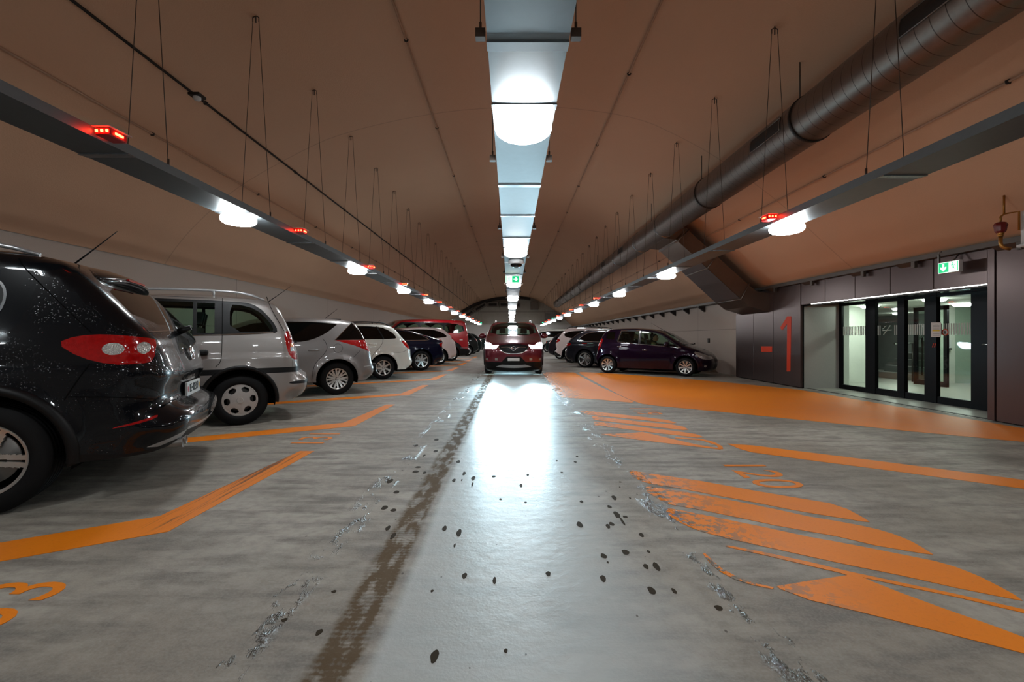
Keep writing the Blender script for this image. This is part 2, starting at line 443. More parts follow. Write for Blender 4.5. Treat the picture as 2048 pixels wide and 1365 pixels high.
def build_car(name, label, sp, loc, heading, scale=1., cat='car'):
    root = thing(name, (loc[0], loc[1], 0), label, cat, rz=math.radians(heading), sc=scale)
    B = Body(sp); h = sp.get('h', .06)
    pm = sp['paint']; r, ra, WB = sp['r'], sp['ra'], sp['WB']
    out = [tuple(p) for p in B.O]
    zs = sp.get('sill', .22)
    bottom = [(out[-1][0]+.05, out[-1][1])] if False else []
    dom = out+[(-ra-.05, out[-1][1]-.0), (-ra-.0, zs), (ra+.0, zs), (WB-ra, zs), (WB+ra, zs)]
    circ = [[(ax+ra*math.cos(2*PI*k/40), r+ra*math.sin(2*PI*k/40)) for k in range(40)] for ax in (0, WB)]
    regs = []
    for rg in sp.get('side', []):
        nm, mt, poly = rg[:3]; sm = rg[3] if len(rg) > 3 else 1
        regs.append((nm, mt, chaikin(poly, sm, True) if sm else poly))
    V2, T = cdt([dom]+circ+[g[2] for g in regs], dom, h)
    cen = V2[T].mean(1); inside = pip(cen, dom)
    for c, ax in zip(circ, (0, WB)): inside &= ~((cen[:, 0]-ax)**2+(cen[:, 1]-r)**2 < (ra*.998)**2)
    lab = np.full(len(T), -1)
    for i, g in enumerate(regs): lab[pip(cen, g[2])] = i
    body = []
    for sg in (1, -1):
        V = B.side3(V2, sg); Nn = B.side_normals(V2, sg)
        k = inside & (lab < 0); body.append((V, T[k], Nn))
        for i, g in enumerate(regs):
            k = inside & (lab == i)
            if k.any(): mesh_obj(g[0], V, T[k], Nn, g[1], root)
    # centre strip
    ye = B.Ye(B.s); dom2 = [(a, -b) for a, b in zip(B.s, ye)]+[(a, b) for a, b in zip(B.s[::-1], ye[::-1])]
    regs2 = []
    for rg in sp.get('ends', []):
        nm, mt, end, poly = rg[:4]; sm = rg[4] if len(rg) > 4 else 1; sym = rg[5] if len(rg) > 5 else False
        poly = subdiv(poly, .06) if sm == 0 else chaikin(poly, sm, True)
        for sg in ((1, -1) if sym else (1,)):
            q = []
            for (y, z) in poly:
                s_ = B.s_at(z, end); yl = float(np.interp(s_, B.s, ye))*.9995
                q.append((s_, max(-yl, min(yl, y*sg))))
            regs2.append((nm, mt, q))
    V2, T = cdt([dom2]+[g[2] for g in regs2], dom2, h*1.2)
    cen = V2[T].mean(1); inside = pip(cen, dom2); lab = np.full(len(T), -1)
    for i, g in enumerate(regs2): lab[pip(cen, g[2])] = i
    V = B.strip3(V2); Nn = B.strip_normals(V2)
    k = inside & (lab < 0); body.append((V, T[k], Nn))
    for i, g in enumerate(regs2):
        k = inside & (lab == i)
        if k.any(): mesh_obj(g[0], V, T[k], Nn, g[1], root)
    mesh_obj('body', *join_np(body), pm, root)
    # floor pan, wheel wells
    u = MB(); W = sp['W']; xf, xr = B.xF, B.xR
    zlo = zs+.01
    u.box((ra, -W*.86, zlo), (WB-ra, W*.86, zlo+.03))
    u.box((xr+.22, -W*.72, max(zlo, out[-1][1])+.01), (-ra, W*.72, out[-1][1]+.05)); u.box((WB+ra, -W*.7, out[0][1]+.0), (xf-.25, W*.7, out[0][1]+.04))
    for ax in (0, WB):
        for sg in (1, -1):
            vs = []; fs = []
            n = 20; y0 = sg*(W-.045); y1 = sg*(W-.34)
            for k in range(n+1):
                a = -.25+(PI+.5)*k/n
                for y in (y0, y1): vs.append((ax+(ra+.006)*math.cos(a), y, r+(ra+.006)*math.sin(a)))
            fs = [(2*k, 2*k+1, 2*k+3, 2*k+2) for k in range(n)]
            u.add(vs, fs, True); u.add(vs[1::2], [tuple(range(n+1))])
    u.build('underbody', VOID, root)
    # wheels
    ws = wheel_meshes(r, sp['rr'], sp.get('tw', .2), sp['wheel'], sp.get('wmat', ALLOY))
    for ax in (0, WB):
        for sg in (1, -1):
            p = None
            for nm, me in zip(('wheel', 'rim', 'wheel_back', 'brake_disc', 'wheel_bolt'), ws):
                if nm == 'wheel_bolt' and sp['wheel'] == 'cap6': continue
                o = bpy.data.objects.new(nm, me); COL.objects.link(o)
                if p is None:
                    o.parent = root; o.location = (ax, sg*(W-.5*sp.get('tw', .2)-.012-sp.get('win', 0)), r)
                    o.rotation_euler = (0, sp.get('wrot', .3)+ax, 0 if sg > 0 else PI); p = o
                else: o.parent = p
    # seams, seals, strips along the side: (name, mat, pts, width, offset)
    for rb in sp.get('lines', []):
        nm, mt, pts, w = rb[:4]; sm = rb[4] if len(rb) > 4 else 2; closed = len(rb) > 5 and rb[5]
        pts = chaikin(pts, sm, closed)
        if closed: pts = subdiv(pts, .05); pts.append(pts[0])
        else: pts = subdiv_open(pts, .05)
        P = np.array(pts)
        for sg in (1, -1): mb = MB(); ribbon(mb, B.side3(P, sg, .0035), B.side_normals(P, sg), w); mb.build(nm, mt, root)
    for rb in sp.get('endlines', []):
        nm, mt, end, pts, w = rb[:5]; sm = rb[5] if len(rb) > 5 else 2
        pts = chaikin(pts, sm); pts = subdiv_open(pts, .04)
        Q = np.array([(B.s_at(z, end), y) for y, z in pts]); mb = MB()
        ribbon(mb, B.strip3(Q, .0035), B.strip_normals(Q), w); mb.build(nm, mt, root)
    # wheel arch lips
    al = sp.get('arch')
    if al:
        for ax in (0, WB):
            for sg in (1, -1):
                mb = MB(); n = 28; rows = []
                for k in range(n+1):
                    a = -.12+(PI+.24)*k/n
                    row = []
                    for (dr, dy) in ((-.004, -.05), (-.004, .012), (al[1]*.5, .020), (al[1]*.9, .014), (al[1], .0)):
                        x = ax+(ra+dr)*math.cos(a); z = r+(ra+dr)*math.sin(a)
                        row.append((x, z, dy))
                    rows.append(row)
                P = np.array([(q[0], q[1]) for row in rows for q in row]); dy = np.array([q[2] for row in rows for q in row])
                V = B.side3(P, sg); V[:, 1] += sg*dy
                m = 5; fs = [(i*m+j, i*m+j+1, (i+1)*m+j+1, (i+1)*m+j) for i in range(n) for j in range(m-1)]
                mb.add(V.tolist(), fs, True); mb.build('wheel_arch_trim', al[0], root)
    # door handles
    for (x, z, ln, mt) in sp.get('handles', []):
        for sg in (1, -1):
            P = B.side3([(x-ln/2, z), (x-ln/2+.02, z), (x, z), (x+ln/2-.02, z), (x+ln/2, z)], sg)
            P[:, 1] += sg*np.array([.0, .02, .026, .02, .0]); mb = MB()
            mb.tube(P.tolist(), [.008, .012, .013, .012, .008], 8); mb.build('door_handle', mt, root)
    # mirrors
    mr = sp.get('mirror')
    if mr:
        for sg in (1, -1):
            mb = MB(); x, z = mr[:2]; y = float(B.W(np.array([(x, z)]))[0])
            c = Vector((x, sg*(y+.13), z+.02)); R = Matrix.Translation(c) @ Matrix.Diagonal((.09, .125, .085, 1))
            mb.lathe([(.001, -1), (.55, -.88), (.88, -.5), (1, 0), (.88, .5), (.55, .88), (.001, 1)], 16, R)
            mb.tube([(x, sg*(y-.01), z-.03), (x, sg*(y+.06), z-.02)], .025, 8); mb.build('wing_mirror', mr[2], root)
    rl = sp.get('rails')
    if rl:
        x0, x1, mt, hh = rl
        for sg in (1, -1):
            mb = MB(); pts = []
            for k in range(15):
                x = x0+(x1-x0)*k/14; i = int(np.argmin(np.abs(B.O[:, 0]-x)+np.where(B.O[:, 1] < sp['belt']+.25, 9, 0)))
                y = float(B.Ye(np.array([B.s[i]]))[0])-.015; e = min(k, 14-k)/2.; pts.append((x, sg*y, B.O[i, 1]+.008+hh*min(1, e)**.6))
            mb.tube(pts, [.012]+[.016]*13+[.012], 8)
            for k in (4, 10): p = pts[k]; mb.tube([(p[0], p[1], p[2]-hh-.01), p], .014, 8)
            mb.build('roof_rail', mt, root)
    an = sp.get('antenna')
    if an:
        x, y, z, dx, dz = an; mb = MB(); mb.tube([(x, y, z-.01), (x-dx*.06, y, z+.02)], [.03, .018], 10)
        mb.tube([(x-dx*.06, y, z+.02), (x-dx*.45, y, z+.02+(dz-.02)*.41), (x-dx, y, z+dz)], [.007, .005, .003], 6); mb.build('roof_antenna', BLACK, root)
    for bx in sp.get('boxes', []):
        nm, mt, a, b = bx[:4]; mb = MB(); mb.box(a, b); mb.build(nm, mt, root, bevel=bx[4] if len(bx) > 4 else .006)
    if sp.get('inside'):
        zf = zlo+.03; zb = sp['belt']
        def seat(x, y, w, nm='seat'):
            mb = MB(); mb.box((x-.25, y-w/2, zf), (x+.25, y+w/2, zf+.30))
            mb.hexa([(x-.30, y-w/2, zf+.25), (x-.20, y-w/2, zf+.25), (x-.20, y+w/2, zf+.25), (x-.30, y+w/2, zf+.25)],
                    [(x-.46, y-w/2*.85, zb+.10), (x-.38, y-w/2*.85, zb+.10), (x-.38, y+w/2*.85, zb+.10), (x-.46, y+w/2*.85, zb+.10)])
            ny = 1 if w < .7 else 3
            for k in range(ny):
                yc = y+(k-(ny-1)/2)*w/3.2
                mb.hexa([(x-.47, yc-.11, zb+.14), (x-.39, yc-.11, zb+.14), (x-.39, yc+.11, zb+.14), (x-.47, yc+.11, zb+.14)],
                        [(x-.50, yc-.10, zb+.30), (x-.43, yc-.10, zb+.30), (x-.43, yc+.10, zb+.30), (x-.50, yc+.10, zb+.30)])
                for q in (-.05, .05): mb.tube([(x-.43, yc+q, zb+.08), (x-.44, yc+q, zb+.16)], .006, 6)
            mb.build(nm, SEAT, root, bevel=.02)
        sx = sp['inside']
        for y in (-.36, .36): seat(sx, y, .50)
        seat(sx-.85, 0, 1.2, 'rear_seat')
        mb = MB(); mb.box((sx+.55, -W*.82, zb-.22), (sx+.85, W*.82, zb-.02)); mb.build('dashboard', BLACK, root, bevel=.03)
        mb = MB(); c = Vector((sx+.42, .36, zb-.06)); pts = [c+Vector((math.cos(a)*.05+.0, math.sin(a)*.18, math.cos(a)*.17)) for a in [2*PI*k/24 for k in range(25)]]
        mb.tube(pts, .013, 8, caps=False); mb.tube([c+Vector((.0, -.17, 0)), c+Vector((.02, 0, 0)), c+Vector((0, .17, 0))], .016, 8); mb.tube([c, c+Vector((.18, 0, -.06))], .03, 8); mb.build('steering_wheel', BLACK, root)
    root['_'] = 0; del root['_']
    return root, B
# ------------------------------------------------------------------ the cars of the photo
def screens(bw, zc, zt, w0, w1, bz0, bz1, bw0, bw1, g=None, gr=None):
    g = g or DARKG; gr = gr or DARKG
    return [('windscreen', g, 'front', [(-w0, zc), (w0, zc), (w1, zt), (-w1, zt)], 1),
            ('rear_window', gr, 'rear', [(-bw0, bz0), (bw0, bz0), (bw1, bz1), (-bw1, bz1)], 1)]
SEAM = VOID
def door_seams(xs, z0, z1):
    return [('door_seam', SEAM, [(x, z0), (x, z1)], .006, 0) for x in xs]

P_BLACK = paint('wet_black_paint', (.004, .0045, .006), 0, .25, wet=True)
P_SILV = paint('silver_paint', rgb(150, 145, 142), .55, .36, wet=True, flake=.25)
P_GREY = paint('grey_silver_paint', rgb(132, 128, 127), .5, .36, flake=.2)
P_WHITE = paint('white_paint', rgb(205, 203, 194), 0, .3)
P_WHITE2 = paint('warm_white_paint', rgb(214, 196, 192), 0, .3)
P_BLUE = paint('dark_blue_paint', (.004, .005, .017), .1, .3, flake=.3)
P_RED = paint('red_paint', (.36, .006, .012), 0, .3)
P_WINE = paint('wine_red_paint', (.13, .006, .018), .35, .3, wet=True, flake=.3)
P_PURP = paint('dark_purple_paint', (.009, .002, .011), .35, .28, flake=.4)
P_DGREY = paint('dark_grey_paint', (.020, .020, .026), .3, .3, flake=.2)
P_TEAL = paint('dark_green_grey_paint', (.016, .026, .026), .3, .3)
P_COAL = paint('charcoal_paint', (.020, .023, .023), .2, .3)
HEAD = emit('headlamp_glow', (.55, .86, 1.0), 60)

TIG = dict(paint=P_BLACK, W=.905, WB=2.604, r=.345, ra=.425, rr=.232, tw=.235, belt=1.10, tum=.16, h=.045, wheel='double5', sill=.27, flare=.03, rtop=.10, rrear=.24, crear=.035,
    wrot=.2, crease=(.90, -.0), arch=(BLACK, .055), win=.01,
    top=[(3.30,.25),(3.42,.30),(3.48,.50),(3.44,.75),(3.36,.90),(3.0,1.0),(2.45,1.12),(1.62,1.57),(1.35,1.63),(.8,1.67),(.2,1.675),(-.08,1.665),(-.30,1.63),(-.43,1.55),(-.60,1.36),(-.77,1.17),(-.845,1.05),(-.875,.92),(-.90,.84),(-.905,.79),(-.875,.75),(-.865,.66),(-.88,.61),(-.945,.575),(-1.0,.55),(-1.02,.50),(-1.015,.44),(-.97,.36),(-.87,.29)],
    side=[('window_frame', BLACK, [(2.1,1.10),(1.55,1.50),(1.2,1.56),(.3,1.56),(-.02,1.50),(-.11,1.40),(-.07,1.22),(.1,1.13),(.6,1.10)]),
          ('side_window', DARKG, [(2.02,1.12),(1.52,1.46),(1.2,1.53),(.3,1.53),(.0,1.47),(-.08,1.38),(-.04,1.24),(.14,1.155),(.6,1.125)]),
          ('tail_lamp', REDL, [(-.35,1.065),(-.45,1.115),(-.60,1.125),(-.78,1.105),(-.835,1.085),(-.835,.935),(-.78,.92),(-.62,.92),(-.47,.97)]),
          ('indicator_lens', CLEARL, [(-.635+.060*math.cos(a), 1.025+.042*math.sin(a)) for a in [2*PI*k/12 for k in range(12)]]),
          ('reversing_lens', CLEARL, [(-.785+.032*math.cos(a), 1.03+.042*math.sin(a)) for a in [2*PI*k/12 for k in range(12)]]),
          ('rear_reflector', REDL, [(-.60,.49),(-.80,.535),(-.86,.56),(-.86,.535),(-.74,.505)]),
          ('bumper_lip', SILVT, [(-.80,.335),(-.92,.375),(-1.0,.41),(-1.2,.43),(-1.2,.405),(-.98,.365),(-.85,.32)], 0),
          ('lower_trim', BLACK, [(-1.2,.405),(-.98,.36),(-.83,.315),(-.7,.31),(-.5,.34),(-.3,.34),(.5,.345),(2.0,.345),(3.5,.36),(3.6,.2),(0,.2),(-1.2,.2)], 0)],
    ends=screens(0, 1.16, 1.57, .74, .62, 1.19, 1.50, .70, .60) +
         [          ('bumper_lip', SILVT, 'rear', [(-1,.43),(1,.43),(1,.405),(-1,.405)], 0),
          ('lower_trim', BLACK, 'rear', [(-1,.405),(1,.405),(1,.2),(-1,.2)], 0)],
    lines=[('tailgate_seam', SEAM, [(-.14,1.61),(-.18,1.54),(-.38,1.30),(-.52,1.135)], .006), ('window_trim', CHROME, [(.3,1.555),(-.02,1.505),(-.115,1.40),(-.07,1.215),(.1,1.125),(.6,1.095),(2.1,1.095)], .014),
           ('bumper_seam', SEAM, [(-.40,.70),(-.52,.93)], .006), ('side_crease', SEAM, [(-.42,.72),(-.7,.70),(-.85,.66)], .005)]+door_seams((.42, 1.5, 2.4), .35, 1.55),
    endlines=[('glass_seam', CHROME, 'rear', [(-.68,1.14),(.68,1.14)], .006), ('bumper_seam', SEAM, 'rear', [(-.7,.615),(.7,.615)], .008)],
    handles=[(.62, .98, .2, P_BLACK), (1.6, .96, .2, P_BLACK)], mirror=(2.0, 1.12, P_BLACK), rails=(1.6, -.2, SILVT, .035), antenna=(-.12, 0, 1.665, .29, .31))

ZAF = dict(paint=P_SILV, W=.872, WB=2.694, r=.315, ra=.395, rr=.205, tw=.195, belt=1.13, tum=.24, h=.05, wheel='cap6', wmat=HUBCAP, sill=.27, rrear=.20, crear=.06, rtop=.11, flare=.012, wrot=.1,
    arch=(BLACK, .042), inside=1.75, crease=(.86, .0),
    top=[(3.30,.25),(3.45,.32),(3.52,.50),(3.48,.68),(3.35,.82),(2.9,.97),(2.55,1.06),(1.75,1.52),(1.4,1.59),(.8,1.635),(.2,1.64),(-.2,1.61),(-.37,1.57),(-.45,1.49),(-.57,1.22),(-.645,.98),(-.68,.80),(-.69,.62),(-.76,.585),(-.80,.54),(-.80,.44),(-.75,.33),(-.62,.27)],
    side=[('window_frame', BLACK, [(2.2,1.09),(1.62,1.50),(1.3,1.57),(-.03,1.565),(-.20,1.51),(-.36,1.33),(-.43,1.19),(-.38,1.155),(.3,1.12)]),
          ('quarter_window', SEEG, [(.11,1.17),(.11,1.52),(0,1.52),(-.18,1.47),(-.33,1.31),(-.38,1.20),(-.34,1.18)]),
          ('side_window', SEEG, [(.45,1.16),(.45,1.53),(.27,1.53),(.27,1.155)], 0),
          ('side_window', SEEG, [(1.15,1.14),(1.15,1.535),(.49,1.535),(.49,1.155)], 0),
          ('front_side_window', SEEG, [(2.05,1.12),(1.58,1.46),(1.25,1.53),(1.25,1.14)], 0),
          ('tail_lamp', REDL, [(-.49,1.185),(-.60,1.19),(-.9,1.18),(-.9,.80),(-.64,.80),(-.575,.84),(-.53,.95)]),
          ('indicator_lens', ORANGEL, [(-.575,1.03),(-.9,1.03),(-.9,.985),(-.575,.985)], 0),
          ('reversing_lens', CLEARL, [(-.575,.98),(-.9,.98),(-.9,.92),(-.575,.92)], 0),
          ('side_moulding', BLACK, [(-.9,.645),(-.9,.715),(3.3,.70),(3.3,.63)], 0),
          ('bumper_insert', BLACK, [(-.54,.50),(-.60,.525),(-.9,.535),(-.9,.49),(-.62,.485)], 1)],
    ends=screens(0, 1.13, 1.52, .72, .62, 1.06, 1.50, .66, .62, SEEG, SEEG) +
         [('tail_lamp', REDL, 'rear', [(.60,1.17),(.9,1.17),(.9,.81),(.62,.81)], 0, True), ('side_moulding', BLACK, 'rear', [(-.9,.715),(.9,.715),(.9,.645),(-.9,.645)], 0),
          ('bumper_insert', BLACK, 'rear', [(-.9,.535),(.9,.535),(.9,.49),(-.9,.49)], 0)],
    lines=[('door_seam', SEAM, [(.19,1.60),(.19,1.0),(.20,.80),(.26,.74)], .007), ('door_seam', SEAM, [(.25,1.595),(1.2,1.60)], .006),('door_seam', SEAM, [(1.2,1.60),(1.2,.35)], .007), ('tailgate_seam', SEAM, [(-.30,1.64),(-.36,1.45),(-.50,1.19)], .008),
           ('window_trim', CHROME, [(-.37,1.168),(.3,1.13),(1.2,1.115),(2.2,1.095)], .012), ('bumper_seam', SEAM, [(-.60,.80),(-.60,.715)], .005)],
    handles=[], boxes=[('door_handle', BLACK, (.33, .855, .885), (.53, .905, .955), .02), ('door_handle', BLACK, (1.35, .862, .885), (1.55, .89, .955), .02), ('rear_wiper', BLACK, (-.70, -.05, 1.03), (-.66, .35, 1.055))],
    mirror=(2.15, 1.14, P_SILV), rails=(1.7, -.28, SILVT, .055), antenna=(-.33, 0, 1.60, .32, .27))

P207 = dict(paint=P_GREY, W=.874, WB=2.54, r=.31, ra=.385, rr=.205, tw=.19, belt=1.03, tum=.30, h=.055, wheel='v8', sill=.26, rrear=.22, crear=.08, flare=.022,
    top=[(3.2,.24),(3.36,.35),(3.40,.52),(3.34,.68),(3.1,.80),(2.6,.96),(2.35,1.02),(1.55,1.40),(1.2,1.46),(.6,1.48),(0,1.465),(-.30,1.43),(-.38,1.38),(-.54,1.10),(-.65,.90),(-.69,.78),(-.71,.6),(-.76,.5),(-.75,.36),(-.60,.26)],
    side=[('side_window', DARKG, [(2.1,1.0),(1.55,1.34),(1.0,1.40),(.35,1.40),(-.02,1.365),(.02,1.33),(.2,1.18),(.45,1.06),(.7,1.015)]),
          ('quarter_window', DARKG, [(-.29,1.395),(.04,1.055),(-.60,1.06)], 0),
          ('tail_lamp', REDL, [(.04,1.052),(-.56,1.057),(-.9,.98),(-.9,.80),(-.66,.81),(-.34,.94)], 0)],
    ends=screens(0, 1.08, 1.40, .70, .60, 1.06, 1.36, .66, .60)+[('tail_lamp', REDL, 'rear', [(.5,1.0),(.9,1.04),(.9,.82),(.56,.84)], 0, True)],
    lines=[('fuel_flap_seam', SEAM, [(-.01+.085*math.cos(a), .90+.085*math.sin(a)) for a in [2*PI*k/16 for k in range(16)]], .005, 0, True),
           ('door_seam', SEAM, [(.26,1.08),(.20,1.0),(.18,.88),(.28,.74),(.42,.60),(.46,.30)], .007), ('tailgate_seam', CHROME, [(-.29,1.41),(-.40,1.28),(-.52,1.10)], .008), ('window_trim', CHROME, [(-.29,1.40),(.05,1.05)], .008),
           ('bumper_seam', SEAM, [(-.44,.86),(-.30,.72)], .006), ('bumper_crease', SILVT, [(-.5,.53),(-.68,.545)], .016), ('door_seam', SEAM, [(1.35,1.4),(1.35,.3)], .007)],
    handles=[(.42, .865, .2, P_GREY), (1.5, .86, .2, P_GREY)], mirror=(2.0, 1.06, P_GREY), antenna=(.12, 0, 1.47, .28, .24),
    boxes=[('roof_rack_end', BLACK, (-.12, .46, 1.44), (.22, .56, 1.475)), ('roof_rack_end', BLACK, (-.12, -.56, 1.44), (.22, -.46, 1.475)), ('bumper_corner_guard', BLACK, (-.80, .50, .42), (-.70, .64, .58), .03), ('rear_wiper', BLACK, (-.60, -.1, 1.08), (-.56, .3, 1.10))])

IBI = dict(paint=P_WHITE, W=.848, WB=2.47, r=.305, ra=.375, rr=.205, tw=.19, belt=1.06, tum=.28, h=.06, wheel='double7', sill=.25, rrear=.16, crear=.05, flare=.02, crease=(.90, 0),
    top=[(3.1,.22),(3.26,.35),(3.28,.52),(3.2,.70),(2.9,.82),(2.45,.95),(2.25,1.02),(1.5,1.38),(1.1,1.44),(.5,1.47),(0,1.455),(-.2,1.42),(-.33,1.36),(-.58,1.06),(-.74,.90),(-.79,.74),(-.80,.58),(-.85,.48),(-.83,.35),(-.66,.25)],
    side=[('side_window', DARKG, [(2.05,1.0),(1.5,1.33),(.9,1.405),(.2,1.40),(-.06,1.35),(-.28,1.22),(-.36,1.10),(-.30,1.07),(.4,1.06)]),
          ('tail_lamp', REDL, [(-.46,1.03),(-.62,1.01),(-.9,.97),(-.9,.77),(-.76,.76),(-.62,.83)], 1)],
    ends=screens(0, 1.08, 1.40, .68, .58, 1.06, 1.35, .64, .58)+[('tail_lamp', REDL, 'rear', [(.55,1.0),(.9,1.0),(.9,.78),(.60,.80)], 0, True), ('lower_trim', BLACK, 'rear', [(-.5,.40),(.5,.40),(.5,.2),(-.5,.2)], 0)],
    lines=[('door_seam', SEAM, [(.12,1.40),(.0,1.06),(.05,.9),(.3,.66),(.42,.3)], .008), ('bumper_seam', SEAM, [(-.2,.72),(-.5,.70),(-.66,.78)], .007), ('window_pillar', BLACK, [(.16,1.40),(-.02,1.06)], .03, 0), ('door_seam', SEAM, [(1.3,1.4),(1.3,.3)], .007)],
    handles=[(.28, .93, .2, P_WHITE), (1.4, .92, .2, P_WHITE)], mirror=(2.0, 1.06, P_WHITE), rails=(1.4, -.22, BLACK, .045), antenna=(-.0, 0, 1.45, .14, .15))

A5 = dict(paint=P_BLUE, W=.927, WB=2.81, r=.335, ra=.395, rr=.235, tw=.24, belt=1.02, tum=.36, h=.06, wheel='double7', sill=.22, rrear=.28, crear=.10, flare=.02, crease=(.86, 0),
    top=[(3.5,.22),(3.68,.35),(3.70,.52),(3.6,.68),(3.2,.85),(2.5,.97),(2.2,1.0),(1.45,1.35),(1.0,1.40),(.6,1.385),(.2,1.31),(-.3,1.15),(-.62,1.05),(-.82,1.03),(-.86,.96),(-.84,.75),(-.91,.62),(-.92,.45),(-.84,.30),(-.6,.22)],
    side=[('side_window', DARKG, [(2.15,1.0),(1.4,1.30),(.95,1.35),(.55,1.315),(.1,1.20),(-.24,1.045),(.2,1.03)], 1), ('tail_lamp', REDL, [(-.62,.90),(-.72,.94),(-1,.93),(-1,.78),(-.72,.77)], 1)],
    ends=screens(0, 1.05, 1.36, .72, .6, 1.06, 1.33, .62, .56)+[('tail_lamp', REDL, 'rear', [(.4,.93),(.95,.94),(.95,.79),(.42,.82)], 0, True)],
    lines=[('window_trim', CHROME, [(2.2,1.0),(1.4,1.325),(.95,1.37),(.52,1.335),(.05,1.215),(-.30,1.04),(-.22,1.018),(.2,1.01),(2.1,.98)], .018, 1), ('bumper_seam', SEAM, [(-.45,.62),(-.86,.66)], .006), ('door_seam', SEAM, [(.45,1.0),(.45,.3)], .007)],
    mirror=(2.1, 1.04, P_BLUE))

HAT = dict(paint=P_WHITE2, W=.86, WB=2.55, r=.315, ra=.38, rr=.21, tw=.2, belt=1.05, tum=.30, h=.075, wheel='five', sill=.25, flare=.015,
    top=[(3.2,.24),(3.36,.4),(3.36,.55),(3.2,.75),(2.6,.96),(2.4,1.02),(1.6,1.44),(1.2,1.50),(.6,1.53),(0,1.515),(-.25,1.46),(-.56,1.17),(-.72,1.0),(-.78,.8),(-.82,.6),(-.85,.45),(-.75,.3),(-.58,.25)], rrear=.15, crear=.05,
    side=[('side_window', DARKG, [(2.15,1.02),(1.6,1.36),(1.1,1.44),(.3,1.435),(-.12,1.33),(-.38,1.15),(-.1,1.10),(.6,1.06)], 1), ('tail_lamp', REDL, [(-.48,1.13),(-.62,1.10),(-1,1.0),(-1,.84),(-.72,.84)], 1)],
    ends=screens(0, 1.08, 1.45, .7, .6, 1.10, 1.42, .62, .56)+[('tail_lamp', REDL, 'rear', [(.52,1.06),(.9,1.06),(.9,.86),(.56,.88)], 0, True)],
    lines=[('door_seam', SEAM, [(.3,1.4),(.25,.9),(.42,.3)], .008), ('door_seam', SEAM, [(1.3,1.4),(1.3,.3)], .007)], mirror=(2.0, 1.06, P_WHITE2), antenna=(.2, 0, 1.51, .3, .3))
def var(base, **kw):
    d = dict(base); d.update(kw); return d
VANR = dict(paint=P_RED, W=.952, WB=3.0, r=.335, ra=.41, rr=.225, tw=.21, belt=1.22, tum=.17, h=.08, wheel='five', sill=.3, rtop=.12, rrear=.14, crear=.04, af=.14, ar=.03,
    top=[(3.7,.25),(3.88,.4),(3.9,.6),(3.82,.85),(3.55,1.08),(3.2,1.22),(2.55,1.82),(2.2,1.93),(1.0,1.965),(-.4,1.955),(-.74,1.92),(-.82,1.82),(-.90,1.35),(-.93,1.0),(-.94,.6),(-1.0,.5),(-1.0,.35),(-.9,.28)],
    side=[('window_frame', BLACK, [(3.0,1.30),(2.5,1.76),(2.3,1.81),(-.60,1.80),(-.72,1.30)], 1), ('side_window', SEEG, [(.33,1.31),(.33,1.77),(-.50,1.77),(-.64,1.33)], 1),
          ('side_window', SEEG, [(1.5,1.31),(1.5,1.78),(.42,1.77),(.42,1.31)], 1), ('front_side_window', SEEG, [(2.85,1.32),(2.42,1.72),(1.62,1.78),(1.62,1.31)], 1),
          ('side_cladding', BLACK, [(-1.1,.3),(-1.1,.50),(-.55,.60),(-.40,.80),(-.1,.97),(.4,.97),(.9,.86),(3.2,.86),(4,.8),(4,.2),(-.6,.2)], 0),
          ('badge_sticker', WHITEP, [(-.40,.98),(-.56,.98),(-.56,1.02),(-.40,1.02)], 0), ('tail_lamp', REDL, [(-.86,1.35),(-1.1,1.35),(-1.1,.85),(-.86,.85)], 0)],
    ends=screens(0, 1.28, 1.82, .78, .7, 1.32, 1.76, .72, .66, SEEG, SEEG), lines=[('side_stripe', SILVT, [(-.45,.62),(-.9,.62)], .02, 0)]+door_seams((.37, 1.56), .4, 1.8), mirror=(2.9, 1.3, P_RED), inside=2.2)
A6 = dict(paint=P_DGREY, W=.93, WB=2.84, r=.345, ra=.41, rr=.262, tw=.24, belt=1.04, tum=.33, h=.06, wheel='five', sill=.22, rrear=.26, crear=.09, crease=(.90, 0), wrot=.5,
    top=[(3.5,.22),(3.72,.4),(3.74,.6),(3.5,.8),(2.8,.98),(2.3,1.04),(1.5,1.42),(1.0,1.475),(.3,1.475),(-.2,1.43),(-.4,1.37),(-.75,1.09),(-.86,1.02),(-.91,.88),(-.92,.75),(-.98,.68),(-.98,.45),(-.9,.3),(-.7,.24)],
    side=[('side_window', DARKG, [(2.15,1.04),(1.5,1.36),(1.0,1.42),(.3,1.405),(-.02,1.33),(-.22,1.18),(-.34,1.07),(.5,1.05)], 1), ('tail_lamp', REDL, [(-.60,.97),(-.80,.99),(-1.1,.98),(-1.1,.86),(-.8,.86),(-.64,.88)], 1)],
    ends=screens(0, 1.08, 1.42, .72, .6, 1.08, 1.38, .66, .58)+[('tail_lamp', REDL, 'rear', [(.45,.98),(.95,.98),(.95,.87),(.48,.87)], 0, True)],
    lines=[('window_trim', CHROME, [(1.0,1.435),(.3,1.425),(-.03,1.345),(-.24,1.19),(-.37,1.06),(.5,1.035),(2.1,1.02)], .014, 1), ('bumper_seam', SEAM, [(-.42,.66),(-.9,.70)], .006), ('door_seam', SEAM, [(.45,1.0),(.45,.3)], .007), ('reflector', REDL, [(.1,.97),(-.12,.97)], .03, 0)],
    rails=(1.4, -.15, SILVT, .04), mirror=(2.1, 1.06, P_DGREY), handles=[(.7, .92, .22, P_DGREY)])
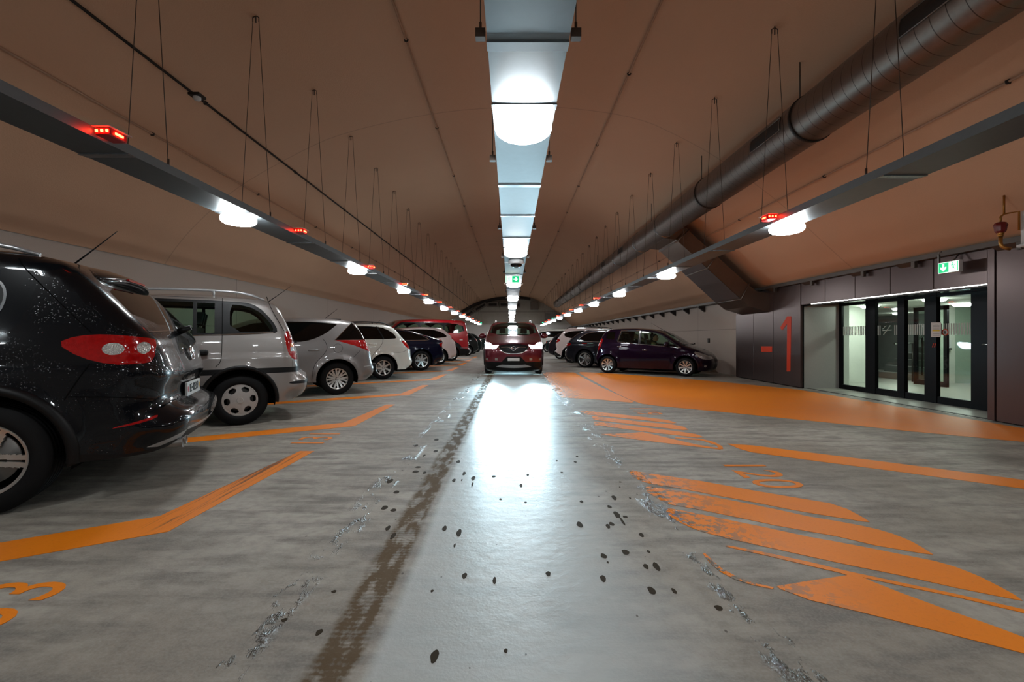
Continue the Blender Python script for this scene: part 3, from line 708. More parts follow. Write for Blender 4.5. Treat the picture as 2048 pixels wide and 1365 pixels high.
SUV = var(TIG, paint=P_WHITE2, h=.08, wheel='five', wet=0, antenna=None, endlines=[], arch=(BLACK, .05), rails=(1.5, -.3, BLACK, .05),
    handles=[], mirror=(2.0, 1.12, P_WHITE2), lines=[('door_seam', SEAM, [(.42,1.5),(.42,.35)], .007)],
    side=[('side_window', DARKG, [(2.02,1.12),(1.52,1.46),(1.2,1.53),(.3,1.53),(-.2,1.47),(-.38,1.36),(-.3,1.24),(.12,1.155),(.6,1.125)]),
          ('tail_lamp', REDL, [(-.55,1.10),(-.7,1.15),(-1.1,1.14),(-1.1,.96),(-.8,.95),(-.62,1.0)]),
          ('lower_trim', BLACK, [(-1.2,.62),(-.95,.62),(-.8,.5),(-.5,.34),(2.0,.34),(3.5,.36),(3.6,.2),(0,.2),(-1.2,.2)], 0)])
SED = dict(paint=P_TEAL, W=.90, WB=2.75, r=.32, ra=.385, rr=.22, tw=.21, belt=1.02, tum=.36, h=.08, wheel='five', sill=.22, rrear=.26, crear=.09,
    top=[(3.5,.22),(3.6,.4),(3.6,.58),(3.4,.75),(2.8,.94),(2.35,1.0),(1.5,1.37),(1.1,1.43),(.6,1.43),(.2,1.37),(-.35,1.08),(-.85,1.02),(-.98,.98),(-1.02,.8),(-1.06,.6),(-1.06,.4),(-.9,.26),(-.75,.22)],
    side=[('side_window', DARKG, [(2.2,1.0),(1.5,1.31),(1.05,1.37),(.55,1.36),(.2,1.28),(-.15,1.07),(.4,1.03)], 1), ('tail_lamp', REDL, [(-.8,.96),(-1.2,.96),(-1.2,.80),(-.84,.82)], 1)],
    ends=screens(0, 1.05, 1.38, .72, .6, 1.10, 1.34, .64, .56)+[('tail_lamp', REDL, 'rear', [(.45,.95),(.95,.95),(.95,.82),(.5,.84)], 0, True)], lines=door_seams((.5, 1.5), .3, 1.0), mirror=(2.1, 1.04, P_TEAL))
MOK = dict(paint=P_WINE, W=.89, WB=2.555, r=.34, ra=.41, rr=.225, tw=.22, belt=1.12, tum=.36, h=.05, wheel='five', sill=.28, af=.10, arch=(BLACK, .05), inside=1.55, ctop=.012, cfront=.10, rtop=.07,
    top=[(3.16,.13),(3.30,.16),(3.37,.34),(3.40,.60),(3.375,.78),(3.30,.90),(3.0,1.02),(2.45,1.12),(2.30,1.15),(1.55,1.555),(1.3,1.61),(.7,1.65),(.1,1.64),(-.4,1.58),(-.6,1.5),(-.75,1.15),(-.82,.95),(-.84,.7),(-.9,.5),(-.85,.3),(-.7,.25)],
    side=[('window_frame', BLACK, [(2.2,1.13),(1.55,1.49),(1.2,1.55),(.3,1.54),(-.2,1.44),(-.45,1.25),(.3,1.15)]), ('side_window', PRIVG, [(2.1,1.15),(1.53,1.46),(1.2,1.52),(.3,1.51),(-.15,1.42),(-.36,1.27),(.3,1.18)]),
          ('headlamp', HEAD, [(3.6,.775),(3.6,.885),(3.2,.955),(3.03,.965),(3.0,.92),(3.10,.80),(3.2,.775)], 0), ('fog_lamp', CLEARL, [(3.30,.44),(3.30,.51),(3.22,.51),(3.22,.44)], 0),
          ('lower_trim', BLACK, [(3.6,.40),(3.2,.40),(3.0,.36),(2.0,.36),(-1,.36),(-1,.2),(3.6,.15)], 0)],
    ends=screens(0, 1.16, 1.595, .80, .68, 1.15, 1.46, .66, .60, SEEG, SEEG) +
         [('headlamp', HEAD, 'front', [(.435,.865),(.95,.90),(.95,.775),(.52,.775)], 0, True),
          ('grille', BLACK, 'front', [(-.43,.865),(.43,.865),(.41,.77),(.28,.665),(0,.635),(-.28,.665),(-.41,.77)], 1),
          ('lower_trim', BLACK, 'front', [(-.95,.40),(-.36,.40),(-.28,.48),(-.2,.56),(.2,.56),(.28,.48),(.36,.40),(.95,.40),(.95,.12),(-.95,.12)], 0),
          ('skid_plate', SILVT, 'front', [(-.40,.315),(-.34,.335),(.34,.335),(.40,.315),(.52,.26),(-.52,.26)], 0),
          ('fog_lamp', CLEARL, 'front', [(.46,.44),(.56,.44),(.56,.51),(.46,.51)], 0, True)],
    endlines=[('grille_trim', CHROME, 'front', [(-.45,.83),(-.41,.76),(-.28,.655),(0,.625),(.28,.655),(.41,.76),(.45,.83)], .022, 2),
              ('grille_trim', CHROME, 'front', [(-.36,.80),(-.14,.795),(-.08,.76)], .016, 1), ('grille_trim', CHROME, 'front', [(.36,.80),(.14,.795),(.08,.76)], .016, 1),
              ('bonnet_seam', SEAM, 'front', [(-.5,.875),(.5,.875)], .008, 0)],
    mirror=(1.98, 1.14, P_WINE), rails=(1.4, -.3, SILVT, .04))
JAZ = dict(paint=P_PURP, W=.84, WB=2.50, r=.292, ra=.36, rr=.205, tw=.185, belt=1.02, tum=.34, h=.05, wheel='nine', sill=.2, rtop=.09, rfront=.38, rrear=.2, cfront=.05, inside=1.62, crease=(.86, -.05),
    af=.24,
    top=[(3.06,.17),(3.18,.21),(3.25,.34),(3.25,.50),(3.17,.64),(2.9,.80),(2.6,.90),(2.42,.97),(1.95,1.28),(1.7,1.40),(1.3,1.47),(.85,1.50),(.3,1.495),(0,1.47),(-.15,1.42),(-.28,1.2),(-.39,.95),(-.42,.75),(-.48,.64),(-.52,.45),(-.46,.3),(-.34,.24)],
    side=[('window_frame', BLACK, [(2.38,.90),(2.05,1.13),(1.8,1.30),(1.5,1.39),(1.1,1.43),(.42,1.43),(.30,1.08),(.5,1.05),(1.1,.98)], 0),
          ('quarter_window', PRIVG, [(.24,1.38),(-.02,1.39),(-.06,1.30),(-.08,1.18),(.0,1.15),(.22,1.13)], 0), ('rear_side_window', SEEG, [(.47,1.405),(1.04,1.405),(1.04,1.01),(.37,1.075)], 0),
          ('front_side_window', SEEG, [(1.12,1.40),(1.5,1.365),(1.78,1.26),(1.98,1.11),(1.98,.955),(1.12,1.0)], 0), ('vent_window', SEEG, [(2.03,1.08),(2.05,.945),(2.30,.905)], 0),
          ('headlamp', CLEARL, [(2.72,.79),(2.95,.73),(3.26,.57),(3.12,.51),(2.88,.59)], 1),
          ('tail_lamp', REDL, [(-.17,1.16),(-.27,1.17),(-.6,1.1),(-.6,.76),(-.33,.755),(-.23,.93)], 0), ('fog_lamp', CLEARL, [(3.10,.33),(3.06,.37),(3.02,.33),(3.06,.29)], 1)],
    ends=screens(0, 1.0, 1.39, .70, .58, 1.0, 1.38, .60, .56, SEEG, SEEG)+[('grille', BLACK, 'front', [(-.4,.52),(.4,.52),(.36,.44),(-.36,.44)], 0), ('lower_intake', BLACK, 'front', [(-.45,.34),(.45,.34),(.40,.24),(-.40,.24)], 0),
          ('headlamp', CLEARL, 'front', [(.46,.66),(.6,.68),(.6,.54),(.5,.55)], 0, True), ('tail_lamp', REDL, 'rear', [(.58,1.14),(.9,1.16),(.9,.77),(.62,.77)], 0, True)],
    lines=[('window_trim', CHROME, [(.43,1.425),(.355,1.06)], .016, 0), ('window_trim', CHROME, [(.35,1.06),(1.1,.985),(2.38,.885)], .010, 0), ('window_trim', CHROME, [(.43,1.43),(1.07,1.43),(1.07,1.0)], .016, 0), ('window_trim', CHROME, [(2.36,.89),(2.06,1.12)], .008, 0),
           ('door_seam', SEAM, [(.33,1.07),(.40,.8),(.44,.25)], .007), ('door_seam', SEAM, [(1.08,1.0),(1.12,.22)], .007), ('door_seam', SEAM, [(2.1,.92),(2.05,.4),(2.0,.22)], .007), ('door_seam', SEAM, [(.38,1.46),(.9,1.47),(1.5,1.42)], .006)],
    endlines=[('tailgate_trim', CHROME, 'rear', [(-.61,1.36),(-.62,.8)], .014, 0), ('tailgate_trim', CHROME, 'rear', [(.61,1.36),(.62,.8)], .014, 0)],
    handles=[(.42, .90, .17, CHROME), (1.27, .80, .19, CHROME)], mirror=(1.98, .97, P_PURP), antenna=(1.72, 0, 1.39, -.0, .0))
JAZ['antenna'] = (1.74, 0, 1.39, .50, .30)

def put_left(name, label, sp, P, A=31, sc=1.):
    a = math.radians(A); W = sp['W']*sc
    return build_car(name, label, sp, (P[0]-math.sin(a)*W, P[1]+math.cos(a)*W), 180+A, sc)
def put_right(name, label, sp, P, A=33, sc=.92, cat='car'):
    a = math.radians(A); W = sp['W']*sc
    return build_car(name, label, sp, (P[0]+math.sin(a)*W, P[1]+math.cos(a)*W), -A, sc, cat)

tig, tigB = put_left('sport_utility_car', 'wet black off-road car with red oval tail lamp, nearest on the left', TIG, (-3.22, 2.705), 25)
if True:
    # number plate, badge, wiper, exhaust of the black car
    def plate(parent, x, z, tilt, txt, w=.50, hgt=.11):
        mb = MB(); R = Matrix.Translation((x, 0, z)) @ Matrix.Rotation(tilt, 4, 'Y')
        q = lambda a, b, c: R @ Vector((a, b, c))
        mb.hexa([q(-.008,-w/2,-hgt/2), q(.008,-w/2,-hgt/2), q(.008,w/2,-hgt/2), q(-.008,w/2,-hgt/2)], [q(-.008,-w/2,hgt/2), q(.008,-w/2,hgt/2), q(.008,w/2,hgt/2), q(-.008,w/2,hgt/2)])
        o = mb.build('number_plate', WHITEP, parent)
        if txt:
            T = R @ Matrix.Translation((-.0095, 0, 0)) @ Matrix(((0,0,-1,0),(-1,0,0,0),(0,1,0,0),(0,0,0,1)))
            text_mesh(txt, 'plate_lettering', BLACK, .098, T, o, xs=.80)
            for yy, mt in ((w/2-.03, plain('shield_red', (.5, .01, .02), .4)), (-w/2+.03, plain('shield_yellow', (.7, .42, .02), .4))):
                m2 = MB(); m2.prism([(-.016,.022),(.016,.022),(.016,-.005),(0,-.026),(-.016,-.005)], lambda a, b, t: q(-.0085-t, yy+a, b), 0, .0015); m2.build('plate_shield', mt, o)
            m3 = MB(); m3.hexa([q(-.012,-w/2-.008,-hgt/2-.018), q(.004,-w/2-.008,-hgt/2-.018), q(.004,w/2+.008,-hgt/2-.018), q(-.012,w/2+.008,-hgt/2-.018)], [q(-.012,-w/2-.008,-hgt/2), q(.004,-w/2-.008,-hgt/2), q(.004,w/2+.008,-hgt/2), q(-.012,w/2+.008,-hgt/2)]); m3.build('plate_holder', BLACK, o)
        return o
    plate(tig, -.925, .675, .0, 'BE·402359')
    mb = MB(); R = Matrix.Translation((-.912, 0, .97)) @ Matrix.Rotation(-PI/2+.12, 4, 'Y'); mb.lathe([(.062,.0),(.066,.008),(.058,.012),(.054,.008),(.053,.0)], 32, R); mb.lathe([(.054, .002), (.001, .003)], 32, R)
    for pts in (((-.030,.040),(-.0,-.002),(.030,.040)), ((-.046,.022),(-.022,-.046),(0,-.006),(.022,-.046),(.046,.022))): mb.tube([R @ Vector((y_, x_, .008)) for x_, y_ in pts], .005, 6)
    mb.build('tailgate_badge', CHROME, tig)
    mb = MB(); mb.tube([(-.82, .0, 1.15), (-.91, .0, 1.19)], [.03,.022], 10); mb.tube([(-.90, .0, 1.19), (-.87, -.2, 1.20), (-.84, -.38, 1.21)], .010, 6); mb.build('rear_wiper', BLACK, tig)
    for y in (.42, .54):
        mb = MB(); R = Matrix.Translation((-.93, y, .30)) @ Matrix.Rotation(-PI/2, 4, 'Y'); mb.lathe([(.036,-.2),(.036,.03),(.032,.03),(.032,-.15),(.001,-.15)], 20, R); mb.build('exhaust_pipe', DISC, tig)
    mb = MB(); mb.lathe([(.011,0),(.011,.006),(.001,.007)], 12, Matrix.Translation((-1.05, .35, .52)) @ Matrix.Rotation(-PI/2, 4, 'Y')); mb.build('parking_sensor_eye', BLACK, tig)
mb = MB(); rows = []
for k in range(25):
    y = -.63+1.26*k/24; q = abs(y)/.63; e = math.sqrt(max(0.0, 1-q**8)); dz = -.055*q*q; dx = .06*q**3
    prof = [(-.36,1.645),(-.50,1.632),(-.64,1.608),(-.74,1.575),(-.775,1.556),(-.785,1.545),(-.78,1.520),(-.71,1.495),(-.60,1.485),(-.50,1.52)]
    cx, cz = -.58, 1.575
    rows.append([(cx+(px_-cx)*(.55+.45*e)+dx+.25, y, cz+(pz-cz)*(.2+1.0*e)+dz+.018) for px_, pz in prof])
m_ = len(rows[0]); mb.add([q for r_ in rows for q in r_], [(i*m_+j, i*m_+(j+1) % m_, (i+1)*m_+(j+1) % m_, (i+1)*m_+j) for i in range(24) for j in range(m_)]+[tuple(range(m_)), tuple(range(24*m_, 25*m_))], True)
spo = mb.build('roof_spoiler', P_BLACK, tig)
mb = MB(); mb.box((-.49, -.22, 1.500), (-.41, .22, 1.512)); mb.box((-.542, -.2, 1.548), (-.52, .2, 1.564)); mb.build('high_brake_lamp', REDL, spo)
put_left('minivan', 'silver minivan with roof rails and black side strip, second car on the left', ZAF, (-3.38, 5.625))
put_left('estate_car', 'grey silver estate car with triangular rear window and long red lamp, third on the left', P207, (-3.325, 8.65))
put_left('estate_car', 'white estate car with black roof rails, parked behind the grey silver one on the left', IBI, (-3.343, 11.87))
put_left('coupe_car', 'dark blue fastback car with chrome window trim, between two white cars on the left', A5, (-2.965, 15.05))
put_left('hatchback_car', 'white hatchback between the dark blue fastback and the red van', HAT, (-2.87, 18.3))
put_left('passenger_van', 'tall red passenger van with dark grey cladding on the left', VANR, (-2.76, 21.2))
put_left('hatchback_car', 'charcoal hatchback parked just behind the red van', var(HAT, paint=P_COAL, wheel='twelve', mirror=(2.0,1.06,P_COAL)), (-2.58, 27.5), sc=.95)
put_left('hatchback_car', 'dark hatchback, second beyond the red van on the left', var(HAT, paint=P_TEAL, mirror=(2.0,1.06,P_TEAL)), (-2.55, 31.), sc=.92)
put_left('saloon_car', 'dark green-grey saloon, last of the left row beside the headlights of the red car', SED, (-2.55, 34.8))
mok, mokB = build_car('sport_utility_car', 'wine red off-road car driving towards the camera with headlights on', MOK, (.09, 16.45), -90)
plate(mok, 3.49, .475, 0, '', .34, .085)
mb = MB(); R = Matrix.Translation((3.475, 0, .79)) @ Matrix.Rotation(PI/2, 4, 'Y'); mb.lathe([(.052,-.01),(.064,-.01),(.064,.010),(.052,.010),(.052,-.01)], 32, R); mb.tube([(3.485, -.075, .795), (3.487, -.01, .80), (3.487, .01, .78), (3.485, .075, .785)], .009, 6); mb.build('grille_badge', CHROME, mok)
jaz, jazB = put_right('compact_car', 'dark purple compact car with a driver inside, parked by the right wall', JAZ, (3.0, 13.97))
put_right('estate_car', 'dark grey estate car with five-spoke wheels behind the purple compact car', A6, (2.71, 16.5))
put_right('sport_utility_car', 'white off-road car with black roof rails behind the dark grey estate', SUV, (2.62, 19.7))
put_right('hatchback_car', 'dark grey hatchback with red tail lamps between the white off-road car and the dark saloon', var(HAT, paint=P_DGREY, mirror=(2.0,1.06,P_DGREY)), (2.5, 23.2), sc=.88)
put_right('saloon_car', 'dark green-grey saloon on the right in front of the white van', SED, (2.97, 29.), sc=.9)
VANW = var(VANR, paint=P_WHITE, mirror=(2.9,1.3,P_WHITE), inside=None, side=[('side_window', DARKG, [(2.9,1.28),(2.45,1.76),(2.3,1.80),(-.70,1.79),(-.80,1.30)], 1), ('tail_lamp', REDL, [(-.86,1.2),(-1.1,1.2),(-1.1,.85),(-.86,.85)], 0)], lines=[])
put_right('passenger_van', 'white passenger van, last vehicle visible on the right', VANW, (2.75, 34.3), sc=.9, cat='van')
for q in COL.objects:
    if q.get('label', '').startswith('tall red passenger van'): q['category'] = 'van'
# headlight beams of the red car
for sg in (1, -1):
    L = bpy.data.lights.new('headlight_beam', 'SPOT'); L.energy = 520; L.spot_size = math.radians(38); L.spot_blend = 1.0; L.color = (.60, .87, 1.0); L.shadow_soft_size = .06
    o = bpy.data.objects.new('headlight_beam', L); COL.objects.link(o); o.parent = mok
    o.location = (3.46, sg*.62, .86)
    o.rotation_euler = Vector((1, 0, -.065)).to_track_quat('-Z', 'Y').to_euler()

# driver of the purple car
def person_in_car():
    s = .92; root = jaz
    t = thing('person', tuple(Vector((jaz.location.x, jaz.location.y, 0))), 'person with short dark hair and light shirt at the wheel of the purple car', 'person', rz=jaz.rotation_euler.z, sc=s)
    skin = plain('skin', rgb(150, 105, 80), .5); hair = plain('dark_hair', rgb(22, 17, 14), .7); shirt = plain('light_shirt', rgb(165, 150, 110), .8); trous = plain('dark_trousers', rgb(35, 35, 42), .8)
    y0 = -.36; x0 = 1.60; zs = .50
    def skinmesh(name, verts, edges, rad, mat, root_i=0, parent=t, sub=2):
        me = bpy.data.meshes.new(name); me.from_pydata(verts, edges, []); o = bpy.data.objects.new(name, me); COL.objects.link(o)
        o.modifiers.new('skin', 'SKIN'); l = me.skin_vertices[0].data
        for i, r_ in enumerate(rad): l[i].radius = r_ if isinstance(r_, tuple) else (r_, r_)
        l[root_i].use_root = True
        sb = o.modifiers.new('sub', 'SUBSURF'); sb.levels = sub; sb.render_levels = sub
        dg = bpy.context.evaluated_depsgraph_get(); dg.update(); m2 = bpy.data.meshes.new_from_object(o.evaluated_get(dg)); bpy.data.objects.remove(o)
        for p in m2.polygons: p.use_smooth = True
        m2.materials.clear(); m2.materials.append(mat); o = bpy.data.objects.new(name, m2); COL.objects.link(o)
        if parent is not None: o.parent = parent
        return o
    v = [(x0-.16, y0, zs), (x0-.20, y0, zs+.22), (x0-.22, y0, zs+.42), (x0-.20, y0, zs+.50), (x0-.17, y0, zs+.56)]
    e = [(0,1),(1,2),(2,3),(3,4)]; r_ = [(.12,.16),(.11,.15),(.10,.16),(.055,.06),(.05,.05)]
    for sg in (1, -1):
        b = len(v); v += [(x0-.20, y0+sg*.17, zs+.42), (x0-.06, y0+sg*.21, zs+.22), (x0+.14, y0+sg*.17, zs+.30), (x0+.22, y0+sg*.15, zs+.33)]
        e += [(2,b),(b,b+1),(b+1,b+2),(b+2,b+3)]; r_ += [.06,.045,.035,.028]
        b = len(v); v += [(x0-.12, y0+sg*.09, zs-.02), (x0+.30, y0+sg*.11, zs+.02), (x0+.55, y0+sg*.11, zs-.22), (x0+.64, y0+sg*.11, zs-.22)]
        e += [(0,b),(b,b+1),(b+1,b+2),(b+2,b+3)]; r_ += [.085,.065,.045,.035]
        # hand with five fingers closing on the wheel rim
        hv = [(x0+.20, y0+sg*.155, zs+.325), (x0+.265, y0+sg*.15, zs+.345)]; he = [(0,1)]; hr = [(.024,.03),(.018,.034)]
        for f in range(4):
            yy = y0+sg*(.125+.020*f); b2 = len(hv); hv += [(x0+.30, yy, zs+.365-.004*f), (x0+.325, yy, zs+.345-.004*f), (x0+.318, yy, zs+.32)]; he += [(1,b2),(b2,b2+1),(b2+1,b2+2)]; hr += [.0095,.009,.008]
        b2 = len(hv); hv += [(x0+.25, y0+sg*.112, zs+.35), (x0+.285, y0+sg*.105, zs+.33)]; he += [(0,b2),(b2,b2+1)]; hr += [.011,.009]
        skinmesh('hand', hv, he, hr, skin, 0, t, 1)
    body = skinmesh('clothed_body', v, e, r_, shirt)
    # head with face
    bm = bmesh.new(); bmesh.ops.create_uvsphere(bm, u_segments=28, v_segments=20, radius=1)
    hc = Vector((x0-.135, y0, zs+.695))
    for vt in bm.verts:
        p = vt.co.copy(); q = Vector((p.x*.098, p.y*.075, p.z*.120))
        if p.z < -.2: q.x += .018*(-p.z-.2); q.y *= 1-.25*(-p.z-.2); 
        if p.x > 0:
            fy = abs(p.y)
            q.x += .020*math.exp(-((p.z+.12)/.16)**2-(fy/.16)**2)*1.0
            q.x -= .010*math.exp(-((p.z-.12)/.12)**2-((fy-.38)/.18)**2)
            q.x += .006*math.exp(-((p.z+.48)/.08)**2-(fy/.25)**2)
            q.x += .008*math.exp(-((p.z+.85)/.15)**2-(fy/.3)**2)
        vt.co = hc+q
    me = bpy.data.meshes.new('head'); bm.to_mesh(me); bm.free()
    for p in me.polygons: p.use_smooth = True
    me.materials.append(skin); hd = bpy.data.objects.new('head', me); COL.objects.link(hd); hd.parent = t
    ft = MB()
    for sg in (1, -1):
        ft.lathe([(.001,-1),(.7,-.7),(1,0),(.7,.7),(.001,1)], 12, Matrix.Translation(hc+Vector((-.005, sg*.076, -.005))) @ Matrix.Diagonal((.018,.009,.03,1)))
    ft.build('ear', skin, hd)
    ey = MB()
    for sg in (1, -1): ey.lathe([(.001,-1),(.7,-.7),(1,0),(.7,.7),(.001,1)], 10, Matrix.Translation(hc+Vector((.083, sg*.030, .014))) @ Matrix.Diagonal((.008,.012,.008,1)))
    ey.build('eye', WHITEP, hd)
    mo = MB(); mo.tube([hc+Vector((.088, -.022, -.062)), hc+Vector((.096, 0, -.060)), hc+Vector((.088, .022, -.062))], .004, 6); mo.build('mouth', plain('lips', rgb(130, 70, 62), .5), hd)
    bm = bmesh.new(); bmesh.ops.create_uvsphere(bm, u_segments=28, v_segments=20, radius=1)
    bmesh.ops.delete(bm, geom=[vt for vt in bm.verts if vt.co.z < .25+.75*vt.co.x-.0 and vt.co.x > -.35 or vt.co.z < -.45], context='VERTS')
    for vt in bm.verts: p = vt.co; vt.co = hc+Vector((p.x*.106-.002, p.y*.083, p.z*.128))
    me = bpy.data.meshes.new('hair'); bm.to_mesh(me); bm.free()
    for p in me.polygons: p.use_smooth = True
    me.materials.append(hair); ho = bpy.data.objects.new('hair', me); COL.objects.link(ho); ho.parent = hd
person_in_car()
# ------------------------------------------------------------------ the place
Y0, Y1 = -6.0, 46.0
PROF = [(-6.35,.45),(-6.3,1.34),(-6.12,1.62),(-5.85,1.95),(-5.47,2.32),(-4.94,2.78),(-3.87,3.38),(-3.07,3.74),(-1.41,4.11),(0,4.22),(1.0,4.21),(2.33,4.02),(3.1,3.66),(3.7,3.33),(4.3,2.92),(4.8,2.55),(5.3,2.11),(5.8,1.65),(6.15,1.33),(6.5,1.06)]
def prof_at(x):
    xs = [p[0] for p in PROF[1:]]; zs = [p[1] for p in PROF[1:]]
    return float(np.interp(x, xs, zs))+H
# ---- floor
t = NT('concrete_floor'); c = t.coords()
sx = t.n('ShaderNodeSeparateXYZ'); t.L.new(c, sx.inputs[0]); X, Y = sx.outputs[0], sx.outputs[1]
n1 = t.noise(c, .9, 6, .6); n2 = t.noise(t.coords((1.2, 5, 1)), 1.6, 8, .62); n3 = t.noise(c, 14, 6, .6); n4 = t.noise(c, 90, 3)
wob = t.math('MULTIPLY', t.math('SUBTRACT', t.noise(t.coords((1, .7, 1)), 1.3, 5), .5), .5)
base = t.mix(t.sstep(n1, .35, .65), rgb(136, 127, 115), rgb(166, 160, 149))
base = t.mix(t.sstep(n2, .42, .68), base, rgb(112, 106, 98))
base = t.mix(t.math('MULTIPLY', t.sstep(n3, .40, .70), .35), base, rgb(92, 88, 82))
base = t.mix(t.math('MULTIPLY', t.sstep(n4, .35, .7), .22), base, rgb(165, 163, 156))
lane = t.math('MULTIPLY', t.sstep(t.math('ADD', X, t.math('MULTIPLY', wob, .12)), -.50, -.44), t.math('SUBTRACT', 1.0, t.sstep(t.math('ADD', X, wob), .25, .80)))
base = t.mix(t.math('MULTIPLY', lane, .65), base, rgb(186, 194, 194))  # paler bluish mix paints the headlight and lamp reflection into the lane colour
# dusty tyre track left of the lane
tw_ = t.math('ADD', X, t.math('MULTIPLY', wob, .10))
tr = t.math('MULTIPLY', t.sstep(tw_, -.70, -.64), t.math('SUBTRACT', 1.0, t.sstep(tw_, -.54, -.50)))
wv = t.n('ShaderNodeTexWave', wave_type='BANDS', bands_direction='Y'); t.L.new(c, wv.inputs['Vector']); wv.inputs['Scale'].default_value = 11; wv.inputs['Distortion'].default_value = 5; wv.inputs['Detail'].default_value = 3; wv.inputs['Detail Scale'].default_value = 3
tr2 = t.math('MULTIPLY', tr, t.math('ADD', t.sstep(t.noise(t.coords((3, 1, 1)), 5, 4), .38, .58), t.math('MULTIPLY', wv.outputs['Fac'], .5)), clamp=True)
base = t.mix(t.math('MULTIPLY', tr2, .9), base, rgb(92, 75, 54))
# brown damp spots
def spots(scale, thr, keep):
    v = t.n('ShaderNodeTexVoronoi', feature='F1'); t.L.new(t.coords((1, .62, 1)), v.inputs['Vector']); v.inputs['Scale'].default_value = scale
    w = t.n('ShaderNodeSeparateColor'); t.L.new(v.outputs['Color'], w.inputs[0])
    rad = t.math('MULTIPLY', w.outputs[1], thr)
    d = t.math('ADD', v.outputs['Distance'], t.math('MULTIPLY', t.math('SUBTRACT', t.noise(c, 55, 2), .5), .05))
    return t.math('MULTIPLY', t.math('LESS_THAN', d, rad), t.math('GREATER_THAN', w.outputs[0], keep))
inl = t.math('MULTIPLY', t.sstep(X, -1.5, -.9), t.math('SUBTRACT', 1.0, t.sstep(X, .75, 1.35)))
sp1 = t.math('MULTIPLY', t.math('MAXIMUM', spots(9, .10, .72), spots(16, .12, .75)), inl)
base = t.mix(t.math('MULTIPLY', sp1, .8), base, rgb(62, 52, 40))
# oil stains at random over the floor
oil = t.math('MULTIPLY', t.sstep(t.noise(c, .8, 4), .56, .72), .35)
base = t.mix(oil, base, rgb(70, 66, 60))
# wet patches along the wheel tracks
ax = t.math('ABSOLUTE', X)
wt = t.math('MULTIPLY', t.sstep(t.math('ADD', ax, t.math('MULTIPLY', wob, .15)), .84, .90), t.math('SUBTRACT', 1.0, t.sstep(t.math('ADD', ax, t.math('MULTIPLY', wob, .15)), .98, 1.06)))
wet = t.math('MULTIPLY', wt, t.sstep(t.noise(t.coords((1.6, .6, 1)), 3.2, 6, .75), .53, .60))
base = t.mix(t.math('MULTIPLY', wet, .45), base, rgb(96, 92, 88))
rgh = t.math('ADD', t.math('MULTIPLY', n2, .25), .38)
rgh = t.math('ADD', rgh, t.math('MULTIPLY', n3, .12))
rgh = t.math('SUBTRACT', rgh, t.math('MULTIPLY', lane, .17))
rgh = t.math('ADD', rgh, t.math('MULTIPLY', tr2, .35))
rgh = t.math('MULTIPLY', rgh, t.math('SUBTRACT', 1.0, t.math('MULTIPLY', wet, .78)))
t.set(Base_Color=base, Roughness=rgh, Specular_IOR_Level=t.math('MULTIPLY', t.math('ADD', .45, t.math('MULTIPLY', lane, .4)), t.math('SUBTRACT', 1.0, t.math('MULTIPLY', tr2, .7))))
hb = t.math('ADD', t.math('MULTIPLY', n3, .6), t.math('MULTIPLY', n4, .15))
nb = t.bump(hb, .3, .014)
wrk = t.math('MULTIPLY', t.noise(t.coords((1, .8, 1)), 38, 4), wet)
t.bump(t.math('MULTIPLY', wrk, 1.0), .9, .04, nb)
FLOOR = t.m
mb = MB(); mb.box((-6.6, Y0, -.25), (7.15, Y1, 0)); struct(mb.build('floor', FLOOR))

# ---- vault
t = NT('vault_plaster'); c = t.coords(); sx = t.n('ShaderNodeSeparateXYZ'); t.L.new(c, sx.inputs[0])
n = t.noise(c, .5, 5); nf = t.noise(c, 60, 3)
base = t.mix(n, rgb(188, 146, 116), rgb(202, 158, 127)); base = t.mix(t.math('MULTIPLY', nf, .25), base, rgb(172, 138, 114))
my = t.math('MODULO', t.math('ADD', sx.outputs[1], 33.1), 11.8)
ln = t.math('LESS_THAN', t.math('ABSOLUTE', t.math('SUBTRACT', my, 5.9)), .012)
base = t.mix(t.math('MULTIPLY', ln, .25), base, rgb(60, 50, 44))
t.set(Base_Color=base, Roughness=.75); t.bump(nf, .25, .01); VAULT = t.m
xs = np.linspace(-6.3, 6.5, 90); mb = MB()
pp = chaikin(PROF[1:], 2); vs = []
for (x, z) in pp: vs += [(x, Y0, z+H), (x, Y1, z+H)]
mb.add(vs, [(2*i, 2*i+1, 2*i+3, 2*i+2) for i in range(len(pp)-1)], True)
vs2 = [(x*1.03, y, z+.25) for (x, y, z) in vs]; mb.add(vs2, [(2*i, 2*i+1, 2*i+3, 2*i+2) for i in range(len(pp)-1)], True)
struct(mb.build('ceiling', VAULT))

t = NT('white_concrete_wall'); c = t.coords(); nf = t.noise(c, 70, 3); n = t.noise(c, .8, 5)
br = t.n('ShaderNodeTexBrick'); tc = t.n('ShaderNodeTexCoord'); sp_ = t.n('ShaderNodeSeparateXYZ'); t.L.new(tc.outputs['Object'], sp_.inputs[0]); cb = t.n('ShaderNodeCombineXYZ'); t.L.new(sp_.outputs[1], cb.inputs[0]); t.L.new(sp_.outputs[2], cb.inputs[1]); t.L.new(cb.outputs[0], br.inputs['Vector'])
br.inputs['Scale'].default_value = 1; br.inputs['Mortar Size'].default_value = .006; br.inputs['Brick Width'].default_value = 5.2; br.inputs['Row Height'].default_value = 1.35; br.offset = 0
br.inputs['Color1'].default_value = br.inputs['Color2'].default_value = (*rgb(182, 166, 154), 1); br.inputs['Mortar'].default_value = (*rgb(96, 88, 84), 1)
base = t.mix(t.math('MULTIPLY', nf, .3), br.outputs[0], rgb(154, 140, 131)); base = t.mix(t.math('MULTIPLY', n, .25), base, rgb(154, 140, 130))
t.set(Base_Color=base, Roughness=.8); t.bump(nf, .25, .008); WALL = t.m
